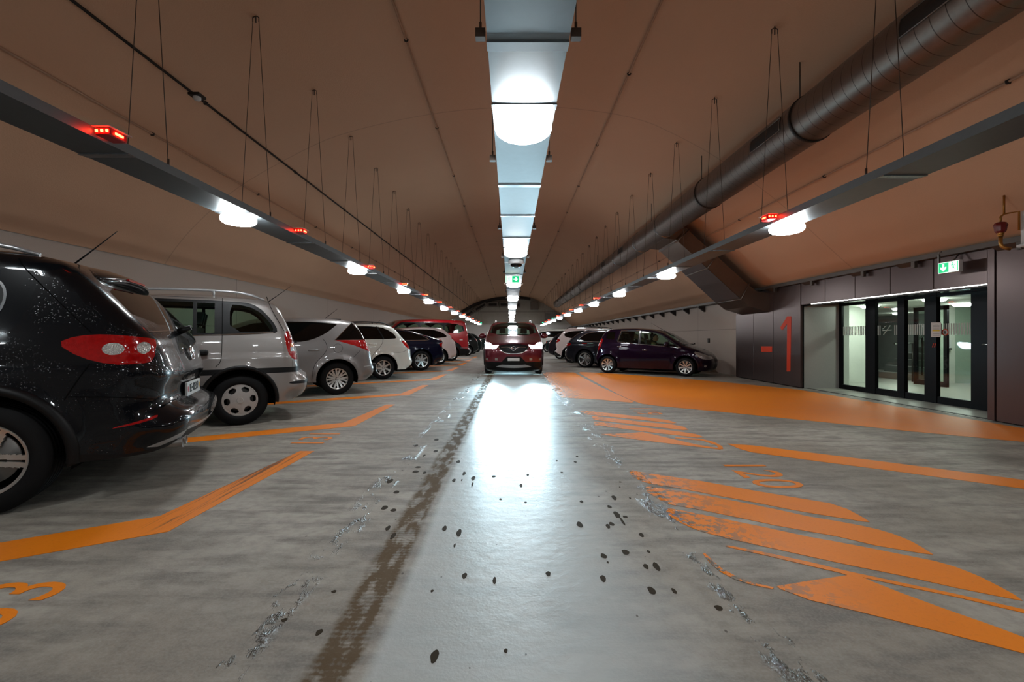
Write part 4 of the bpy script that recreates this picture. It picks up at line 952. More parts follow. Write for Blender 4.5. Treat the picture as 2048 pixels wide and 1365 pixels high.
mb = MB(); mb.box((-6.6, Y0, 0), (-6.33, Y1, 2.46)); struct(mb.build('wall_left', WALL))
mb = MB(); mb.box((6.5, 12.45, 0), (6.75, Y1, 2.2)); struct(mb.build('wall_right', WALL))
mb = MB(); mb.box((-6.6, Y0-.2, 0), (7.15, Y0, 5.6)); struct(mb.build('wall_back', WALL))
# end wall and its fittings
t = NT('end_wall'); c = t.coords(); nf = t.noise(c, 3, 6); sx = t.n('ShaderNodeSeparateXYZ'); t.L.new(c, sx.inputs[0])
base = t.mix(nf, rgb(165, 160, 152), rgb(190, 185, 176)); lnz = t.math('LESS_THAN', t.math('ABSOLUTE', t.math('SUBTRACT', sx.outputs[2], 3.75)), .03)
hi = t.math('LESS_THAN', sx.outputs[2], 2.45); base = t.mix(hi, base, rgb(205, 200, 196)); base = t.mix(t.math('MULTIPLY', lnz, .6), base, rgb(70, 66, 62)); t.set(Base_Color=base, Roughness=.8)
mb = MB(); mb.box((-6.6, Y1, 0), (7.15, Y1+.25, 5.6)); struct(mb.build('wall_end', t.m))
STEEL = plain('galvanised_steel', rgb(150, 155, 160), .27, .9, noise=.10, nscale=14)
STEELD = plain('dull_galvanised_steel', rgb(120, 116, 112), .42, .8, noise=.12, nscale=6)
DARKM = plain('dark_metal', rgb(42, 38, 36), .5, .4)
CABLE = plain('steel_cable', rgb(80, 66, 58), .5, .5)
GRIL = plain('black_grille', (.004, .004, .004), .6)
def EW(px, py): Y = Y1-.3; return ((px-VX)/F*Y, H-(py-VY)/F*Y)
gw = thing('exhaust_duct', (-1, Y1-.3, 3.5), 'run of grey ventilation boxes with dark grilles following the arch of the far end wall', 'duct')
for (a, b, w_) in (((925, 631), (945, 619), .42), ((947, 618), (971, 604), .42), ((975, 605), (996, 605), .5), ((999, 605), (1016, 605), .5), ((1020, 606), (1041, 606), .5)):
    (xa, za), (xb, zb_) = EW(*a), EW(*b); d = Vector((xb-xa, 0, zb_-za)); u = d.normalized(); n_ = Vector((u.z, 0, -u.x))*w_
    A = Vector((xa, Y1-.5, za)); mb = MB(); yv = Vector((0, .45, 0)); mb.hexa([A, A+d, A+d+yv, A+yv], [A+n_, A+d+n_, A+d+yv+n_, A+yv+n_]); bx = mb.build('duct_box', STEELD, gw, True)
    mb = MB(); A2 = A+d*.12+n_*.25-Vector((0, .01, 0)); d2 = d*.76; n2 = n_*.5; mb.hexa([A2, A2+d2, A2+d2+Vector((0,.03,0)), A2+Vector((0,.03,0))], [A2+n2, A2+d2+n2, A2+d2+Vector((0,.03,0))+n2, A2+Vector((0,.03,0))+n2]); o = mb.build('grille', GRIL); o.parent = bx
mb = MB()
for k in range(24):
    a0, a1 = k/24, (k+1)/24; xa, xb = -4.9+6.9*a0, -4.9+6.9*a1
    mb.hexa([(xa, Y1-.7, prof_at(xa)-.26), (xb, Y1-.7, prof_at(xb)-.26), (xb, Y1, prof_at(xb)-.26), (xa, Y1, prof_at(xa)-.26)], [(xa, Y1-.7, prof_at(xa)-.02), (xb, Y1-.7, prof_at(xb)-.02), (xb, Y1, prof_at(xb)-.02), (xa, Y1, prof_at(xa)-.02)])
tag(mb.build('arch_beam', DARKM), 'dark curved beam under the vault at the far end wall', 'beam')
mb = MB(); x0, z0 = EW(1061, 620); x1, z1 = EW(1076, 605); mb.box((x0, Y1-.55, z0), (x1, Y1-.05, z1)); tag(mb.build('vent_box', STEELD, bevel=.02), 'grey box hanging right of the far grilles on the end wall', 'vent box')
mb = MB(); x0, z0 = EW(1089, 646); x1, z1 = EW(1120, 628); nn = 22
for k in range(nn):
    xa = x0+(x1-x0)*k/nn; mb.box((xa, Y1-1.2-(.05 if k % 2 else 0), z0), (xa+(x1-x0)/nn, Y1-.9, z1))
tag(mb.build('corrugated_screen', STEELD), 'corrugated grey metal screen high on the right near the end wall', 'screen')
mb = MB(); mb.box((4.6, 41.5, 0), (6.42, 45.6, 1.75)); mb.box((4.5, 41.4, 1.75), (6.45, 45.7, 1.85)); tag(mb.build('plant_cabin', plain('cabin_white', rgb(175, 178, 170), .7)), 'small pale cabin against the right wall at the far end', 'cabin')

# ---- round lamps
LAMPW = emit('lamp_opal', (.93, .98, 1.0), 34)
LAMPB = plain('lamp_base_white', rgb(205, 205, 205), .4)
def make_lamp(loc, label, group):
    t = thing('ceiling_lamp', loc, label, 'lamp', group)
    mb = MB(); mb.lathe([(.001,-.052),(.06,-.051),(.11,-.046),(.15,-.036),(.170,-.020),(.176,-.002),(.175,.018),(.166,.032),(.15,.036)], 36); mb.build('lamp_shade', LAMPW, t)
    mb = MB(); mb.lathe([(.001,.058),(.125,.058),(.13,.036),(.14,.034),(.001,.034)], 32); mb.build('lamp_base', LAMPB, t)
    return t
NUM = ['nearest', 'second', 'third', 'fourth', 'fifth', 'sixth', 'seventh', 'eighth', 'ninth', 'tenth', 'eleventh', 'twelfth', 'thirteenth']
TZ = {'c': H+1.36, 'l': H+1.34, 'r': H+1.28}; TX = {'c': .08, 'l': -2.96, 'r': 3.10}
WORD = {'c': 'central', 'l': 'left', 'r': 'right'}
src = None
for key, ys in (('c', [-1.4, 2.8, 6.95, 11.1, 15.4, 19.7, 24.1, 28.5, 32.9, 37.3, 41.7]), ('l', [-2.7, 1.15]+[4.9+3.8*k for k in range(11)]), ('r', [-2.7, 1.15]+[5.05+3.9*k for k in range(11)])):
    ys2 = [y for y in ys if y > 2]
    for y in ys:
        if y in ys2:
            i = ys2.index(y); lb = 'round white lamp glowing under the %s tray, %s in its row%s' % (WORD[key], NUM[i], '' if i == 0 else ' from the camera')
        else: lb = 'round white lamp under the %s tray, %s the camera' % (WORD[key], 'behind' if y < 0 else 'above')
        loc = (TX[key], y, TZ[key]-.058)
        if src is None: src = make_lamp(loc, lb, 'round lamps under the cable trays')
        else: o = copy_tree(src); o.location = loc; o['label'] = lb

# ---- cable trays with their hangers
TRAY = plain('brushed_tray_steel', rgb(108, 116, 120), .46, .7, noise=.08, nscale=18)
def tray(key, w, y0, y1, seams, side, hangY, label):
    x, z = TX[key], TZ[key]; t = thing('cable_tray', (x, 20, z), label, 'cable tray')
    mb = MB(); mb.box((x-w/2, y0, z), (x+w/2, y1, z+.004)); mb.box((x-w/2, y0, z+.004), (x-w/2+.003, y1, z+side)); mb.box((x+w/2-.003, y0, z+.004), (x+w/2, y1, z+side)); mb.build('tray_body', TRAY, t, True)
    first = None
    for y in seams:
        if first is None:
            mb = MB(); mb.box((x-w/2-.004, -.012, z-.008), (x+w/2+.004, .012, z+.001)); mb.box((x-w/2-.004, .014, z-.003), (x+w/2+.004, .06, z)); first = mb.build('joint_strip', STEEL, t, True); first.location = (0, y, 0)
        else: o = first.copy(); COL.objects.link(o); o.location = (0, y, 0)
    for y in hangY:
        mb = MB()
        if key == 'c':
            for sg in (1, -1):
                xx = x+sg*(w/2+.03); mb.tube([(xx, y, z+.04), (xx, y+.02, prof_at(xx))], .003, 5); mb.box((xx-.022, y-.018, z-.005), (xx+.022, y+.018, z+.035)); mb.tube([(xx, y, z+.03), (xx, y, z+.07)], .007, 6)
        else:
            zt = prof_at(x)-.02; xi = x+(w/2-.01)*(1 if key == 'l' else -1); xo = x-(w/2-.01)*(1 if key == 'l' else -1)
            mb.tube([(x, y, zt+.06), (x, y, zt-.08)], .008, 5); mb.tube([(x-.035, y, zt-.02), (x, y, zt), (x+.035, y, zt-.02), (x+.035, y, zt-.07)], .006, 5); mb.tube([(x-.035, y, zt-.02), (x-.035, y, zt-.07)], .006, 5)
            mb.tube([(x-.035, y, zt-.05), (x-w/2+.01, y, z+side)], .0035, 5); mb.tube([(x+.035, y, zt-.05), (x+w/2-.01, y, z+side)], .0035, 5)
            for q in (xi, xo): mb.tube([(q, y, z+side+.05), (q, y, z+side-.02)], .009, 5)
        mb.build('hanger', CABLE, t, True)
    return t
tray('c', .373, Y0+.3, Y1-.7, [2.07, 2.62, 4.0, 5.0, 6.1, 6.8]+[8.1+1.55*k for k in range(24)], .06, [2.04, 3.45, 5.6, 7.6]+[9.4+2.0*k for k in range(18)], 'wide galvanised tray hanging along the middle of the vault with lamps under it')
tray('l', .36, Y0+.3, Y1-.8, [3.28+1.52*k for k in range(28)], .07, [.55+1.56*k for k in range(29)], 'galvanised tray on wires over the left row of parked cars')
tray('r', .34, Y0+.3, Y1-.8, [3.54+1.52*k for k in range(27)], .07, [.6+1.56*k for k in range(29)], 'galvanised tray on wires along the right side below the round duct')

# ---- parking sensors with red lights
LEDR = emit('red_led', (1.0, .03, .01), 26); LEDG = emit('green_led', (.02, 1.0, .35), 10)
REDBOX = plain('red_plastic', (.35, .01, .01), .3)
def sensor(loc, led, label, col):
    t = thing('parking_sensor', loc, label, 'sensor', 'parking guidance lights on the trays')
    mb = MB(); mb.box((-.05, -.07, -.012), (.05, .07, .04)); mb.build('housing', REDBOX if col == 'red' else plain('green_plastic', (.01, .25, .06), .3), t, bevel=.008)
    mb = MB(); mb.box((-.065, -.09, .042), (.065, .09, .047)); mb.build('cover', plain('clear_cover', rgb(170, 165, 160), .2), t)
    mb = MB()
    for q in (-.035, 0, .035): mb.box((q-.007, -.078, .008), (q+.007, -.0705, .024)); 
    mb.box((-.058, -.03, .008), (-.0505, .03, .022)); mb.box((.0505, -.03, .008), (.058, .03, .022))
    mb.build('led', led, t)
    return t
i = 0
for sd, ys in (('left', [3.07, 5.85, 8.8, 11.6, 14.5, 17.4, 20.4, 23.4, 26.4, 29.5, 32.6, 35.7, 38.8, 41.9]), ('right', [5.0, 15.2, 18.4, 21.4, 24.5, 27.5, 30.7, 33.8, 36.9, 40.])):
    for k, y in enumerate(ys):
        g = (sd == 'left' and k == 13) or (sd == 'right' and k in (6, 9)); x = -2.722 if sd == 'left' else 2.87
        z = H+1.365 if sd == 'left' else H+1.315
        sensor((x, y, z), LEDG if g else LEDR, '%s parking light on the %s tray, %s' % ('green' if g else 'red', sd, ('%s from the camera' % (NUM+['fourteenth'])[k]) if k else 'the nearest one'), 'green' if g else 'red')

# ---- thin pipes under the vault
PIPE = plain('plaster_coloured_pipe', rgb(178, 142, 118), .6)
for (rat, lbl, r_) in ((-.35, 'thin conduit along the vault, left of the central tray', .014), (.447, 'thin conduit along the vault, right of the central tray', .014), (-1.30, 'dark grey conduit along the vault above the left tray', .016), (-1.76, 'thin pale conduit low on the left side of the vault', .013), (1.95, 'thin pale conduit low on the right side of the vault, under the round duct', .013)):
    best = min(pp, key=lambda p: abs(p[0]/p[1]-rat)); k = [abs(q[0]/q[1]-rat) for q in pp]
    xs_ = np.linspace(-6, 6.3, 800); zz = np.interp(xs_, [q[0] for q in pp], [q[1] for q in pp]); j = int(np.argmin(np.abs(xs_/zz-rat))); x, z = float(xs_[j]), float(zz[j])
    d = Vector((-x, 0, -z)).normalized()*.045; x += d.x; z += d.z+H
    t = thing('conduit_pipe', (x, 20, z), lbl, 'pipe')
    mb = MB(); mb.tube([(x, Y0+.1, z), (x, Y1-.75, z)], r_, 8); mb.build('pipe', DARKM if rat == -1.30 else PIPE, t, True)
    f = None
    for q in range(18):
        y = 1.0+2.55*q+(.8 if rat > 0 else 0)
        if f is None:
            mb = MB(); mb.lathe([(r_+.001,-.012),(r_+.009,-.012),(r_+.009,.012),(r_+.001,.012)], 12, Matrix.Translation((x, 0, z)) @ Matrix.Rotation(PI/2, 4, 'X')); mb.tube([(x, 0, z), (x-d.x*1.1, 0, z-d.z*1.1)], .006, 6); mb.tube([(x-.03, 0, z+.01), (x-.02, 0, z-.02), (x+.02, 0, z-.02), (x+.03, 0, z+.01)], .005, 5); f = mb.build('pipe_clamp', DARKM, t, True); f.location.y = y
        else: o = f.copy(); COL.objects.link(o); o.location.y = y
mb = MB(); x = -3.0
jb = (395, 195); Yj = 7.1
t = thing('smoke_detector', (-3.97, 5.7, H+3.05), 'small square detector on the dark conduit over the left side', 'detector')
mb = MB(); mb.box((-.07, -.07, 0), (.07, .07, .03)); mb.build('base_plate', DARKM, t); mb = MB(); mb.lathe([(.045,0),(.045,-.025),(.03,-.04),(.001,-.04)], 20); mb.build('sensor_head', LAMPB, t)
t = thing('dome_camera', (.10, 7.9, H+1.357), 'round white ceiling device under the central tray just before the green exit sign', 'camera')
mb = MB(); mb.lathe([(.001,0),(.135,0),(.135,-.055),(.12,-.065),(.001,-.065)], 32); mb.build('housing', LAMPB, t)
mb = MB(); mb.lathe([(.105,-.066),(.10,-.10),(.06,-.12),(.001,-.125)], 28); mb.build('lens_dome', DARKG, t)

# ---- round ventilation duct
t = NT('spiral_duct_steel'); c = t.coords(); wv = t.n('ShaderNodeTexWave', wave_type='BANDS', bands_direction='Y'); sx = t.n('ShaderNodeSeparateXYZ'); t.L.new(c, sx.inputs[0])
ang = t.math('ARCTAN2', t.math('SUBTRACT', sx.outputs[0], 0.0), sx.outputs[2]); ph = t.math('FRACT', t.math('ADD', t.math('DIVIDE', sx.outputs[1], .14), t.math('DIVIDE', ang, 2*PI)))
seam = t.math('LESS_THAN', ph, .055); n = t.noise(c, 25, 4)
t.set(Base_Color=t.mix(seam, t.mix(n, rgb(104, 92, 84), rgb(122, 110, 102)), rgb(62, 52, 46)), Metallic=.85, Roughness=t.math('ADD', t.math('MULTIPLY', n, .14), .33)); t.bump(t.math('SUBTRACT', 1.0, seam), .5, .004); SPIRAL = t.m
DX, DZ, DR = 3.72, H+2.71, .285
duct = thing('ventilation_duct', (DX, 15, DZ), 'long round spiral ventilation duct with dark grilles along the right of the vault', 'duct')
def dring(y, r_, w_, name, mat):
    mb = MB(); mb.lathe([(DR-.002,-w_/2),(r_,-w_/2),(r_,w_/2),(DR-.002,w_/2)], 48, Matrix.Translation((0, y-15, 0)) @ Matrix.Rotation(PI/2, 4, 'X')); return mb.build(name, mat, duct)
mb = MB(); rows = []; ys = [-5.9]
GR = [(y, y+.75) for y in (2.9, 5.25)]+[(8.9+0.0, 9.45)] 
mb.lathe([(DR, -20.9), (DR, 21.0)], 56, Matrix.Rotation(-PI/2, 4, 'X')); mb.lathe([(DR, 21.0), (.001, 21.0)], 56, Matrix.Rotation(-PI/2, 4, 'X')); mb.build('duct_pipe', SPIRAL, duct)
for y in (2.6, 5.55, 8.4, 10.8, 12.7, 15.2, 17, 20, 23, 26, 29, 32): dring(y, DR+.012, .035, 'duct_band', DARKM if y < 10 else STEEL)
for (a, b) in ((3.3, 3.98), (5.75, 6.45), (13.8, 14.4), (16.4, 17.0), (19.1, 19.7), (21.8, 22.4), (24.5, 25.1), (27.2, 27.8), (29.9, 30.5), (32.6, 33.2)):
    mb = MB(); vs = []; n_ = 6
    for k in range(n_+1):
        an = PI+math.radians(12-34*k/n_)      # side facing the middle, high
        for y in (a-15, b-15): vs.append(((DR+.006)*math.cos(an), y, (DR+.006)*math.sin(an)))
    mb.add(vs, [(2*k, 2*k+1, 2*k+3, 2*k+2) for k in range(n_)], True); g = mb.build('grille', GRIL, duct)
    mb = MB(); e = []
    for k in list(range(n_+1)): e.append(vs[2*k])
    for k in list(range(n_+1))[::-1]: e.append(vs[2*k+1])
    mb.tube(e+[e[0]], .008, 6); o = mb.build('grille_frame', STEELD); o.parent = g
for y in (2.6, 5.55, 8.4, 11.4, 15, 18.5, 22, 25.5, 29, 32.5):
    mb = MB(); mb.tube([(-.15, y-15, DR*.84), (-.15, y-15, prof_at(DX-.15)-DZ+.02)], .006, 6); mb.build('hanger_rod', DARKM, duct)
# rectangular branch crossing the right vault
def bq(y): return [Vector((4.02, y, H+2.40)), Vector((5.62, y, H+.93)), Vector((5.84, y, H+.76)), Vector((6.30, y, H+.62))], [Vector((4.28, y, H+2.66)), Vector((5.80, y, H+1.28)), Vector((5.98, y, H+1.14)), Vector((6.30, y, H+1.08))]
br_ = thing('branch_duct', (4.2, 11.7, H+2.4), 'rectangular sheet metal duct slanting down from the round duct to the dark wall panels', 'duct')
(l0, u0), (l1, u1) = bq(10.95), bq(12.25)
BR = plain('branch_duct_steel', rgb(112, 98, 88), .38, .75, noise=.12, nscale=4); BR2 = plain('branch_duct_underside', rgb(62, 55, 54), .7)  # second material is a darker colour for the duct's underside
mb = MB()
for k in range(3): mb.hexa([l0[k], l0[k+1], l1[k+1], l1[k]], [u0[k], u0[k+1], u1[k+1], u1[k]])
mb.build('duct_casing', BR, br_, True)
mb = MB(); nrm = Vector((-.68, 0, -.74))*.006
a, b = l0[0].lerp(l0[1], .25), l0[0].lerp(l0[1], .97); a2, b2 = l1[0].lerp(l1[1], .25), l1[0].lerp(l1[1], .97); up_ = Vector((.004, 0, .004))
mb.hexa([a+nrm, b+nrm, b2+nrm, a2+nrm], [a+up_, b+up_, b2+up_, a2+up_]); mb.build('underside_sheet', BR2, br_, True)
for f_ in (.03, .48, .99):
    mb = MB(); A = [l0[0].lerp(l0[1], f_), l1[0].lerp(l1[1], f_), u1[0].lerp(u1[1], f_), u0[0].lerp(u0[1], f_)]; c_ = sum(A, Vector())/4; A = [c_+(q-c_)*1.05 for q in A]; mb.tube(A+[A[0]], .014, 6); mb.build('duct_flange', STEELD, br_, True)
mb = MB(); mb.tube([l0[0]+Vector((-.1,.1,.1)), l0[0]+Vector((-.3,.5,.30))], .10, 16); mb.hexa([Vector((3.75,10.95,H+2.42)), Vector((4.05,10.95,H+2.39)), Vector((4.05,12.25,H+2.39)), Vector((3.75,12.25,H+2.42))], [Vector((3.75,10.95,H+2.7)), Vector((4.30,10.95,H+2.67)), Vector((4.30,12.25,H+2.67)), Vector((3.75,12.25,H+2.7))]); mb.build('duct_collar', BR, br_, True)

# ---- cladding, fascia, entrance
t = NT('brown_metal_panel'); c = t.coords(); nf = t.noise(c, 300, 2); t.set(Base_Color=t.mix(nf, rgb(78, 64, 62), rgb(96, 80, 77)), Metallic=.6, Roughness=.30); t.bump(nf, .05, .001); PANEL = t.m
PX = 6.30; LZ = H+1.17
ypan = [12.58, 11.67, 10.79, 9.92]; wd = ['leftmost, under the slanting duct', 'with the red minus sign', 'with the red figure one']
for k in range(3):
    zt = H+.60 if k == 0 else LZ
    mb = MB()
    if k == 0: mb.box((PX, ypan[k+1]+.008, .02), (PX+.04, ypan[k]-.004, H+.66))
    else: mb.box((PX, ypan[k+1]+.008, .02), (PX+.04, ypan[k]-.008, LZ))
    tag(mb.build('cladding_panel', PANEL, bevel=.003), 'dark brown metal wall panel, '+wd[k], 'wall panel')
mb = MB(); mb.box((PX+.04, 9.75, 0), (PX+.06, 12.6, LZ)); mb.box((PX+.04, 3.0, H+.68), (PX+.06, 9.8, LZ)); struct(mb.build('trim_1', VOID))
mb = MB(); mb.box((PX-.01, 9.765, .02), (PX+.05, 9.915, LZ)); tag(mb.build('panel_post', PANEL, bevel=.003), 'narrow dark metal post right of the figure one panel', 'post')
fy = [9.76, 9.01, 8.23, 7.46, 6.70, 5.94]; fz = H+.715
for k in range(5):
    mb = MB(); mb.box((PX, fy[k+1]+.006, fz), (PX+.04, fy[k]-.006, LZ)); tag(mb.build('fascia_panel', PANEL, bevel=.003), 'dark brown fascia panel over the glass entrance, %s from the left' % (['first', 'second', 'third', 'fourth', 'fifth, behind the exit sign,'][k]), 'fascia panel')
mb = MB(); mb.box((PX-.01, 5.85, .02), (PX+.06, 5.935, LZ)); tag(mb.build('panel_post', PANEL, bevel=.003), 'narrow dark metal post at the right edge of the entrance', 'post')
for (a, b, lb) in ((4.1, 5.835, 'large dark brown metal panel at the right edge of the photo'), (2.3, 4.09, 'dark brown metal panel further right, outside the view')):
    mb = MB(); mb.box((PX, a, .02), (PX+.04, b, LZ)); tag(mb.build('cladding_panel', PANEL, bevel=.003), lb, 'wall panel')
mb = MB(); mb.box((PX+.06, Y0, 0), (PX+.3, 5.9, LZ-.02)); struct(mb.build('wall_entrance_side', VOID))
# returns and soffit of the recess
DXP = 7.15
mb = MB(); mb.box((PX+.045, 9.765, 0), (DXP+.05, 9.80, fz)); tag(mb.build('return_panel', plain('grey_return_panel', rgb(168, 166, 162), .42, .2), bevel=.003), 'lighter grey panel turning in at the left of the glass entrance', 'wall panel')
mb = MB(); mb.box((PX+.06, 5.90, 0), (DXP+.2, 5.94, fz)); tag(mb.build('return_panel', PANEL), 'dark panel turning in at the right of the glass entrance', 'wall panel')
SOF = plain('glossy_dark_soffit', rgb(48, 42, 40), .10, .6)
mb = MB(); mb.box((PX+.04, 5.94, fz), (DXP+.05, 9.86, fz+.03)); struct(mb.build('trim_2', SOF))
mb = MB(); mb.box((PX+.015, 5.98, fz-.008), (PX+.035, 9.45, fz)); tag(mb.build('strip_light', emit('strip_light_glow', (1.0, .98, .92), 14)), 'thin white light strip under the fascia over the entrance', 'light strip')
# steel ledge under the vault with brackets
LED = plain('painted_steel_ledge', rgb(92, 84, 78), .5, .5)
mb = MB(); mb.box((PX-.10, Y0, LZ+.005), (PX+.12, 12.6, LZ+.02)); mb.box((PX-.10, Y0, LZ+.02), (PX-.09, 12.6, LZ+.075)); mb.box((6.25, 12.6, H+1.05), (6.49, Y1, H+1.075)); mb.box((6.25, 12.6, H+1.075), (6.26, Y1, H+1.12))
led = thing('steel_ledge', (6.3, 20, LZ), 'long steel ledge at the foot of the vault along the right side', 'ledge')
mb.build('ledge_profile', LED, led, True)
for y in [15.0+1.33*k for k in range(23)]:
    mb = MB(); mb.prism([(6.5, H+1.05), (6.28, H+1.05), (6.28, H+1.02), (6.5, H+.86)], lambda a, b, tt: (a, y+tt, b), 0, .12); mb.build('bracket', DARKM, led, True)
for (px, py) in ((1325+0, 0),):
    pass
for y in (10.6, 9.3, 7.95, 6.95, 5.5, 4.2):
    mb = MB(); mb.box((PX-.09, y-.03, LZ-.09), (PX-.04, y+.03, LZ+.005)); mb.prism([(PX-.09, LZ+.004), (PX, LZ+.004), (PX, LZ-.05)], lambda a, b, tt: (a, y+tt, b), .03, .32); mb.build('bracket', LED, led, True)
# red floor mark on the panels: minus and figure one
REDS = plain('red_lettering', (.60, .045, .010), .5, Specular_IOR_Level=.2)
s1 = thing('level_sign', (PX, 10.6, H), 'large red minus one painted across the dark brown panels', 'sign')
def wpoly(pts, x, mat, name, parent):
    mb = MB(); q = [WX(a, b, x) for a, b in pts]; mb.prism(q, lambda a, b, tt: (x-tt, a, b), .001, .004); return mb.build(name, mat, parent, True)
wpoly([(1522.6,693.2),(1544.4,693.2),(1544.4,704.2),(1522.6,704)], PX, REDS, 'minus', s1)
wpoly([(1574.8,633),(1582.8,633),(1581,743.3),(1573.6,743.3),(1574.6,648),(1564.8,661.3),(1560.6,656)], PX, REDS, 'figure_one', s1)

# glass entrance, seen panes and frames in the plane x = DXP
def yd(px): return DXP*F/(px-VX)
FR = plain('black_door_frame', (.006, .006, .007), .35, 0, Specular_IOR_Level=.10); DGL = glassmat('door_glass', (.90, .97, .93), .93)
fz0, fz1 = .0, fz
en = thing('door_1', (DXP, 8, 0), 'black framed glass entrance with four panes and frosted stripes', 'door'); en['kind'] = 'structure'
del en['label']; del en['category']
def frame(a, b, z0, z1, d=.05, name='door_frame', mat=None, x=DXP):
    mb = MB(); ya, yb = sorted((a, b)); mb.box((x-d/2, ya, z0), (x+d/2, yb, z1)); return mb.build(name, mat or FR, en, True, bevel=.003)
E_ = [yd(v) for v in (1680, 1685.5, 1734, 1753.5, 1798, 1812.6, 1852.7, 1877, 1946, 1976)]
frame(E_[0], E_[1], 0, fz1); frame(E_[2], E_[3], 0, fz1, .07); frame(E_[4], E_[5], 0, fz1, .07); frame(E_[6], E_[7], 0, fz1, .07); frame(E_[8], E_[9]-.15, 0, fz1, .07)
frame(E_[0], E_[9], fz1-.035, fz1+.0, .06)
frame(E_[1], E_[2], 0, .10); frame(E_[3], E_[4], .0, .12); frame(E_[5], E_[6], .0, .12); frame(E_[7], E_[8], 0, .12)
STR = plain('frosted_film', rgb(190, 200, 192), .7)
for i, (a, b) in enumerate(((1, 2), (3, 4), (5, 6), (7, 8))):
    ya, yb = E_[b], E_[a]
    mb = MB(); mb.box((DXP-.004, ya, .1), (DXP+.004, yb, fz1-.035)); g = mb.build('glass_pane', DGL, en, True)
    mb = MB(); y = ya+.03
    while y < yb-.03:
        mid = (ya+yb)/2
        if not (i == 1 and abs(y-mid) < .14): mb.box((DXP-.0065, y, H+.05), (DXP-.0045, y+.022, H+.235))
        y += .042
    o = mb.build('frosted_stripes', STR, None, True); o.parent = g
    if i == 1:
        mb = MB(); m_ = (ya+yb)/2; mb.tube([(DXP-.008, m_+.10, H+.14), (DXP-.008, m_-.10, H+.145)], .010, 6); mb.tube([(DXP-.008, m_+.08, H+.06), (DXP-.008, m_-.07, H+.23)], .008, 6); mb.tube([(DXP-.008, m_+.10, H+.17), (DXP-.008, m_+.06, H+.19), (DXP-.008, m_+.06, H+.21), (DXP-.008, m_+.02, H+.225)], .006, 6)
        o = mb.build('no_smoking_mark', STR, None, True); o.parent = g
mb = MB(); ya = E_[8]-.22; mb.tube([(DXP-.04, ya, 1.0), (DXP-.09, ya, 1.0), (DXP-.09, ya-.16, 1.0)], .012, 8); mb.build('door_handle', CHROME, en, True)
nt = thing('paper_notice', (DXP-.045, yd(1872), H+.15), 'white paper notice taped on the dark frame of the entrance', 'notice')
def npoly(pts, x, mat, name, dd=.002): 
    mb = MB(); q = [WX(a, b, x) for a, b in pts]; mb.prism(q, lambda a, b, tt: (x-tt, a, b), 0, dd); return mb.build(name, mat, nt, True)
xN = DXP-.040
npoly([(1862.3,645.5),(1882.3,645.5),(1882.3,674.5),(1862.3,674.5)], xN, plain('paper', rgb(215, 212, 208), .7), 'sheet')
npoly([(1865,660),(1879.5,660),(1879.5,663),(1865,663)], xN-.0025, plain('yellow_band', (.75,.5,.02), .6), 'yellow_band')
mb = MB()
for yy in (648.5, 651.5, 653.5, 656, 658, 668, 671):
    q = [WX(a, b, xN-.0025) for a, b in ((1866 if yy != 648.5 else 1869, yy), (1879 if yy != 648.5 else 1876, yy), (1879 if yy != 648.5 else 1876, yy+.6), (1866 if yy != 648.5 else 1869, yy+.6))]; mb.prism(q, lambda a, b, tt: (xN-.0025-tt, a, b), 0, .001)
mb.build('text_lines', plain('grey_ink', rgb(110,110,115), .7), nt, True)
st = thing('round_sticker', (DXP-.01, yd(1891.5), H+.09), 'small round red and white prohibition sticker on the entrance glass', 'sticker')
mb = MB(); R = Matrix.Rotation(-PI/2, 4, 'Y'); mb.lathe([(.042,.0),(.056,.0),(.056,.003),(.042,.003),(.042,0)], 28, R); mb.build('red_ring', REDS, st); mb = MB(); mb.lathe([(.042,.0),(.042,.002),(.001,.002)], 28, R); mb.build('sticker_face', WHITEP, st); mb = MB(); mb.box((-.004, -.009, -.028), (-.0025, .009, .022)); mb.build('pictogram', BLACK, st)
for k in (0, 1):
    q_ = [WX(a+k*4, b, DXP-.04) for a, b in ((1863.5,695),(1866.5,687),(1868,687.5),(1865,695.5))]
    mb = MB(); mb.prism(q_, lambda a, b, tt: (DXP-.036-tt, a, b), 0, .002)
    o = mb.build('red_logo', REDS, en, True)

# lobby behind the glass
LW = plain('lobby_plaster', rgb(212, 214, 205), .7); LF = plain('lobby_floor', rgb(150, 150, 142), .35, noise=.12, nscale=8); LG = plain('lobby_concrete', rgb(120, 122, 120), .7, noise=.15, nscale=5)
mb = MB(); mb.box((PX+.04, 2.5, -.25), (13.0, 16.5, .004)); struct(mb.build('floor_lobby', LF))
mb = MB(); mb.box((DXP+.03, 3.0, fz+.03), (13.0, 16.5, fz+.13)); struct(mb.build('ceiling_lobby', LW))
mb = MB(); mb.box((12.8, 2.5, 0), (13.0, 16.5, fz+.3)); mb.box((DXP, 16.3, 0), (13, 16.5, fz+.3)); mb.box((DXP+.1, 2.5, 0), (13, 2.7, fz+.3)); struct(mb.build('wall_lobby', LG))
mb = MB(); mb.box((DXP+.30, 11.1, 0), (8.85, 11.25, fz+.3)); struct(mb.build('wall_lobby_left', LW))
mb = MB(); mb.box((10.1, 10.75, 0), (10.62, 10.95, fz+.3)); struct(mb.build('wall_lobby_right', LW)); mb = MB(); mb.box((10.62, 10.82, 0), (12.8, 10.95, fz+.3)); struct(mb.build('wall_lobby_back', plain('pale_green_plaster', rgb(168, 186, 170), .6)))
mb = MB(); mb.box((DXP+.04, 9.9, 0), (DXP+.3, 12.4, fz+.3)); struct(mb.build('wall_lobby_side', LW))
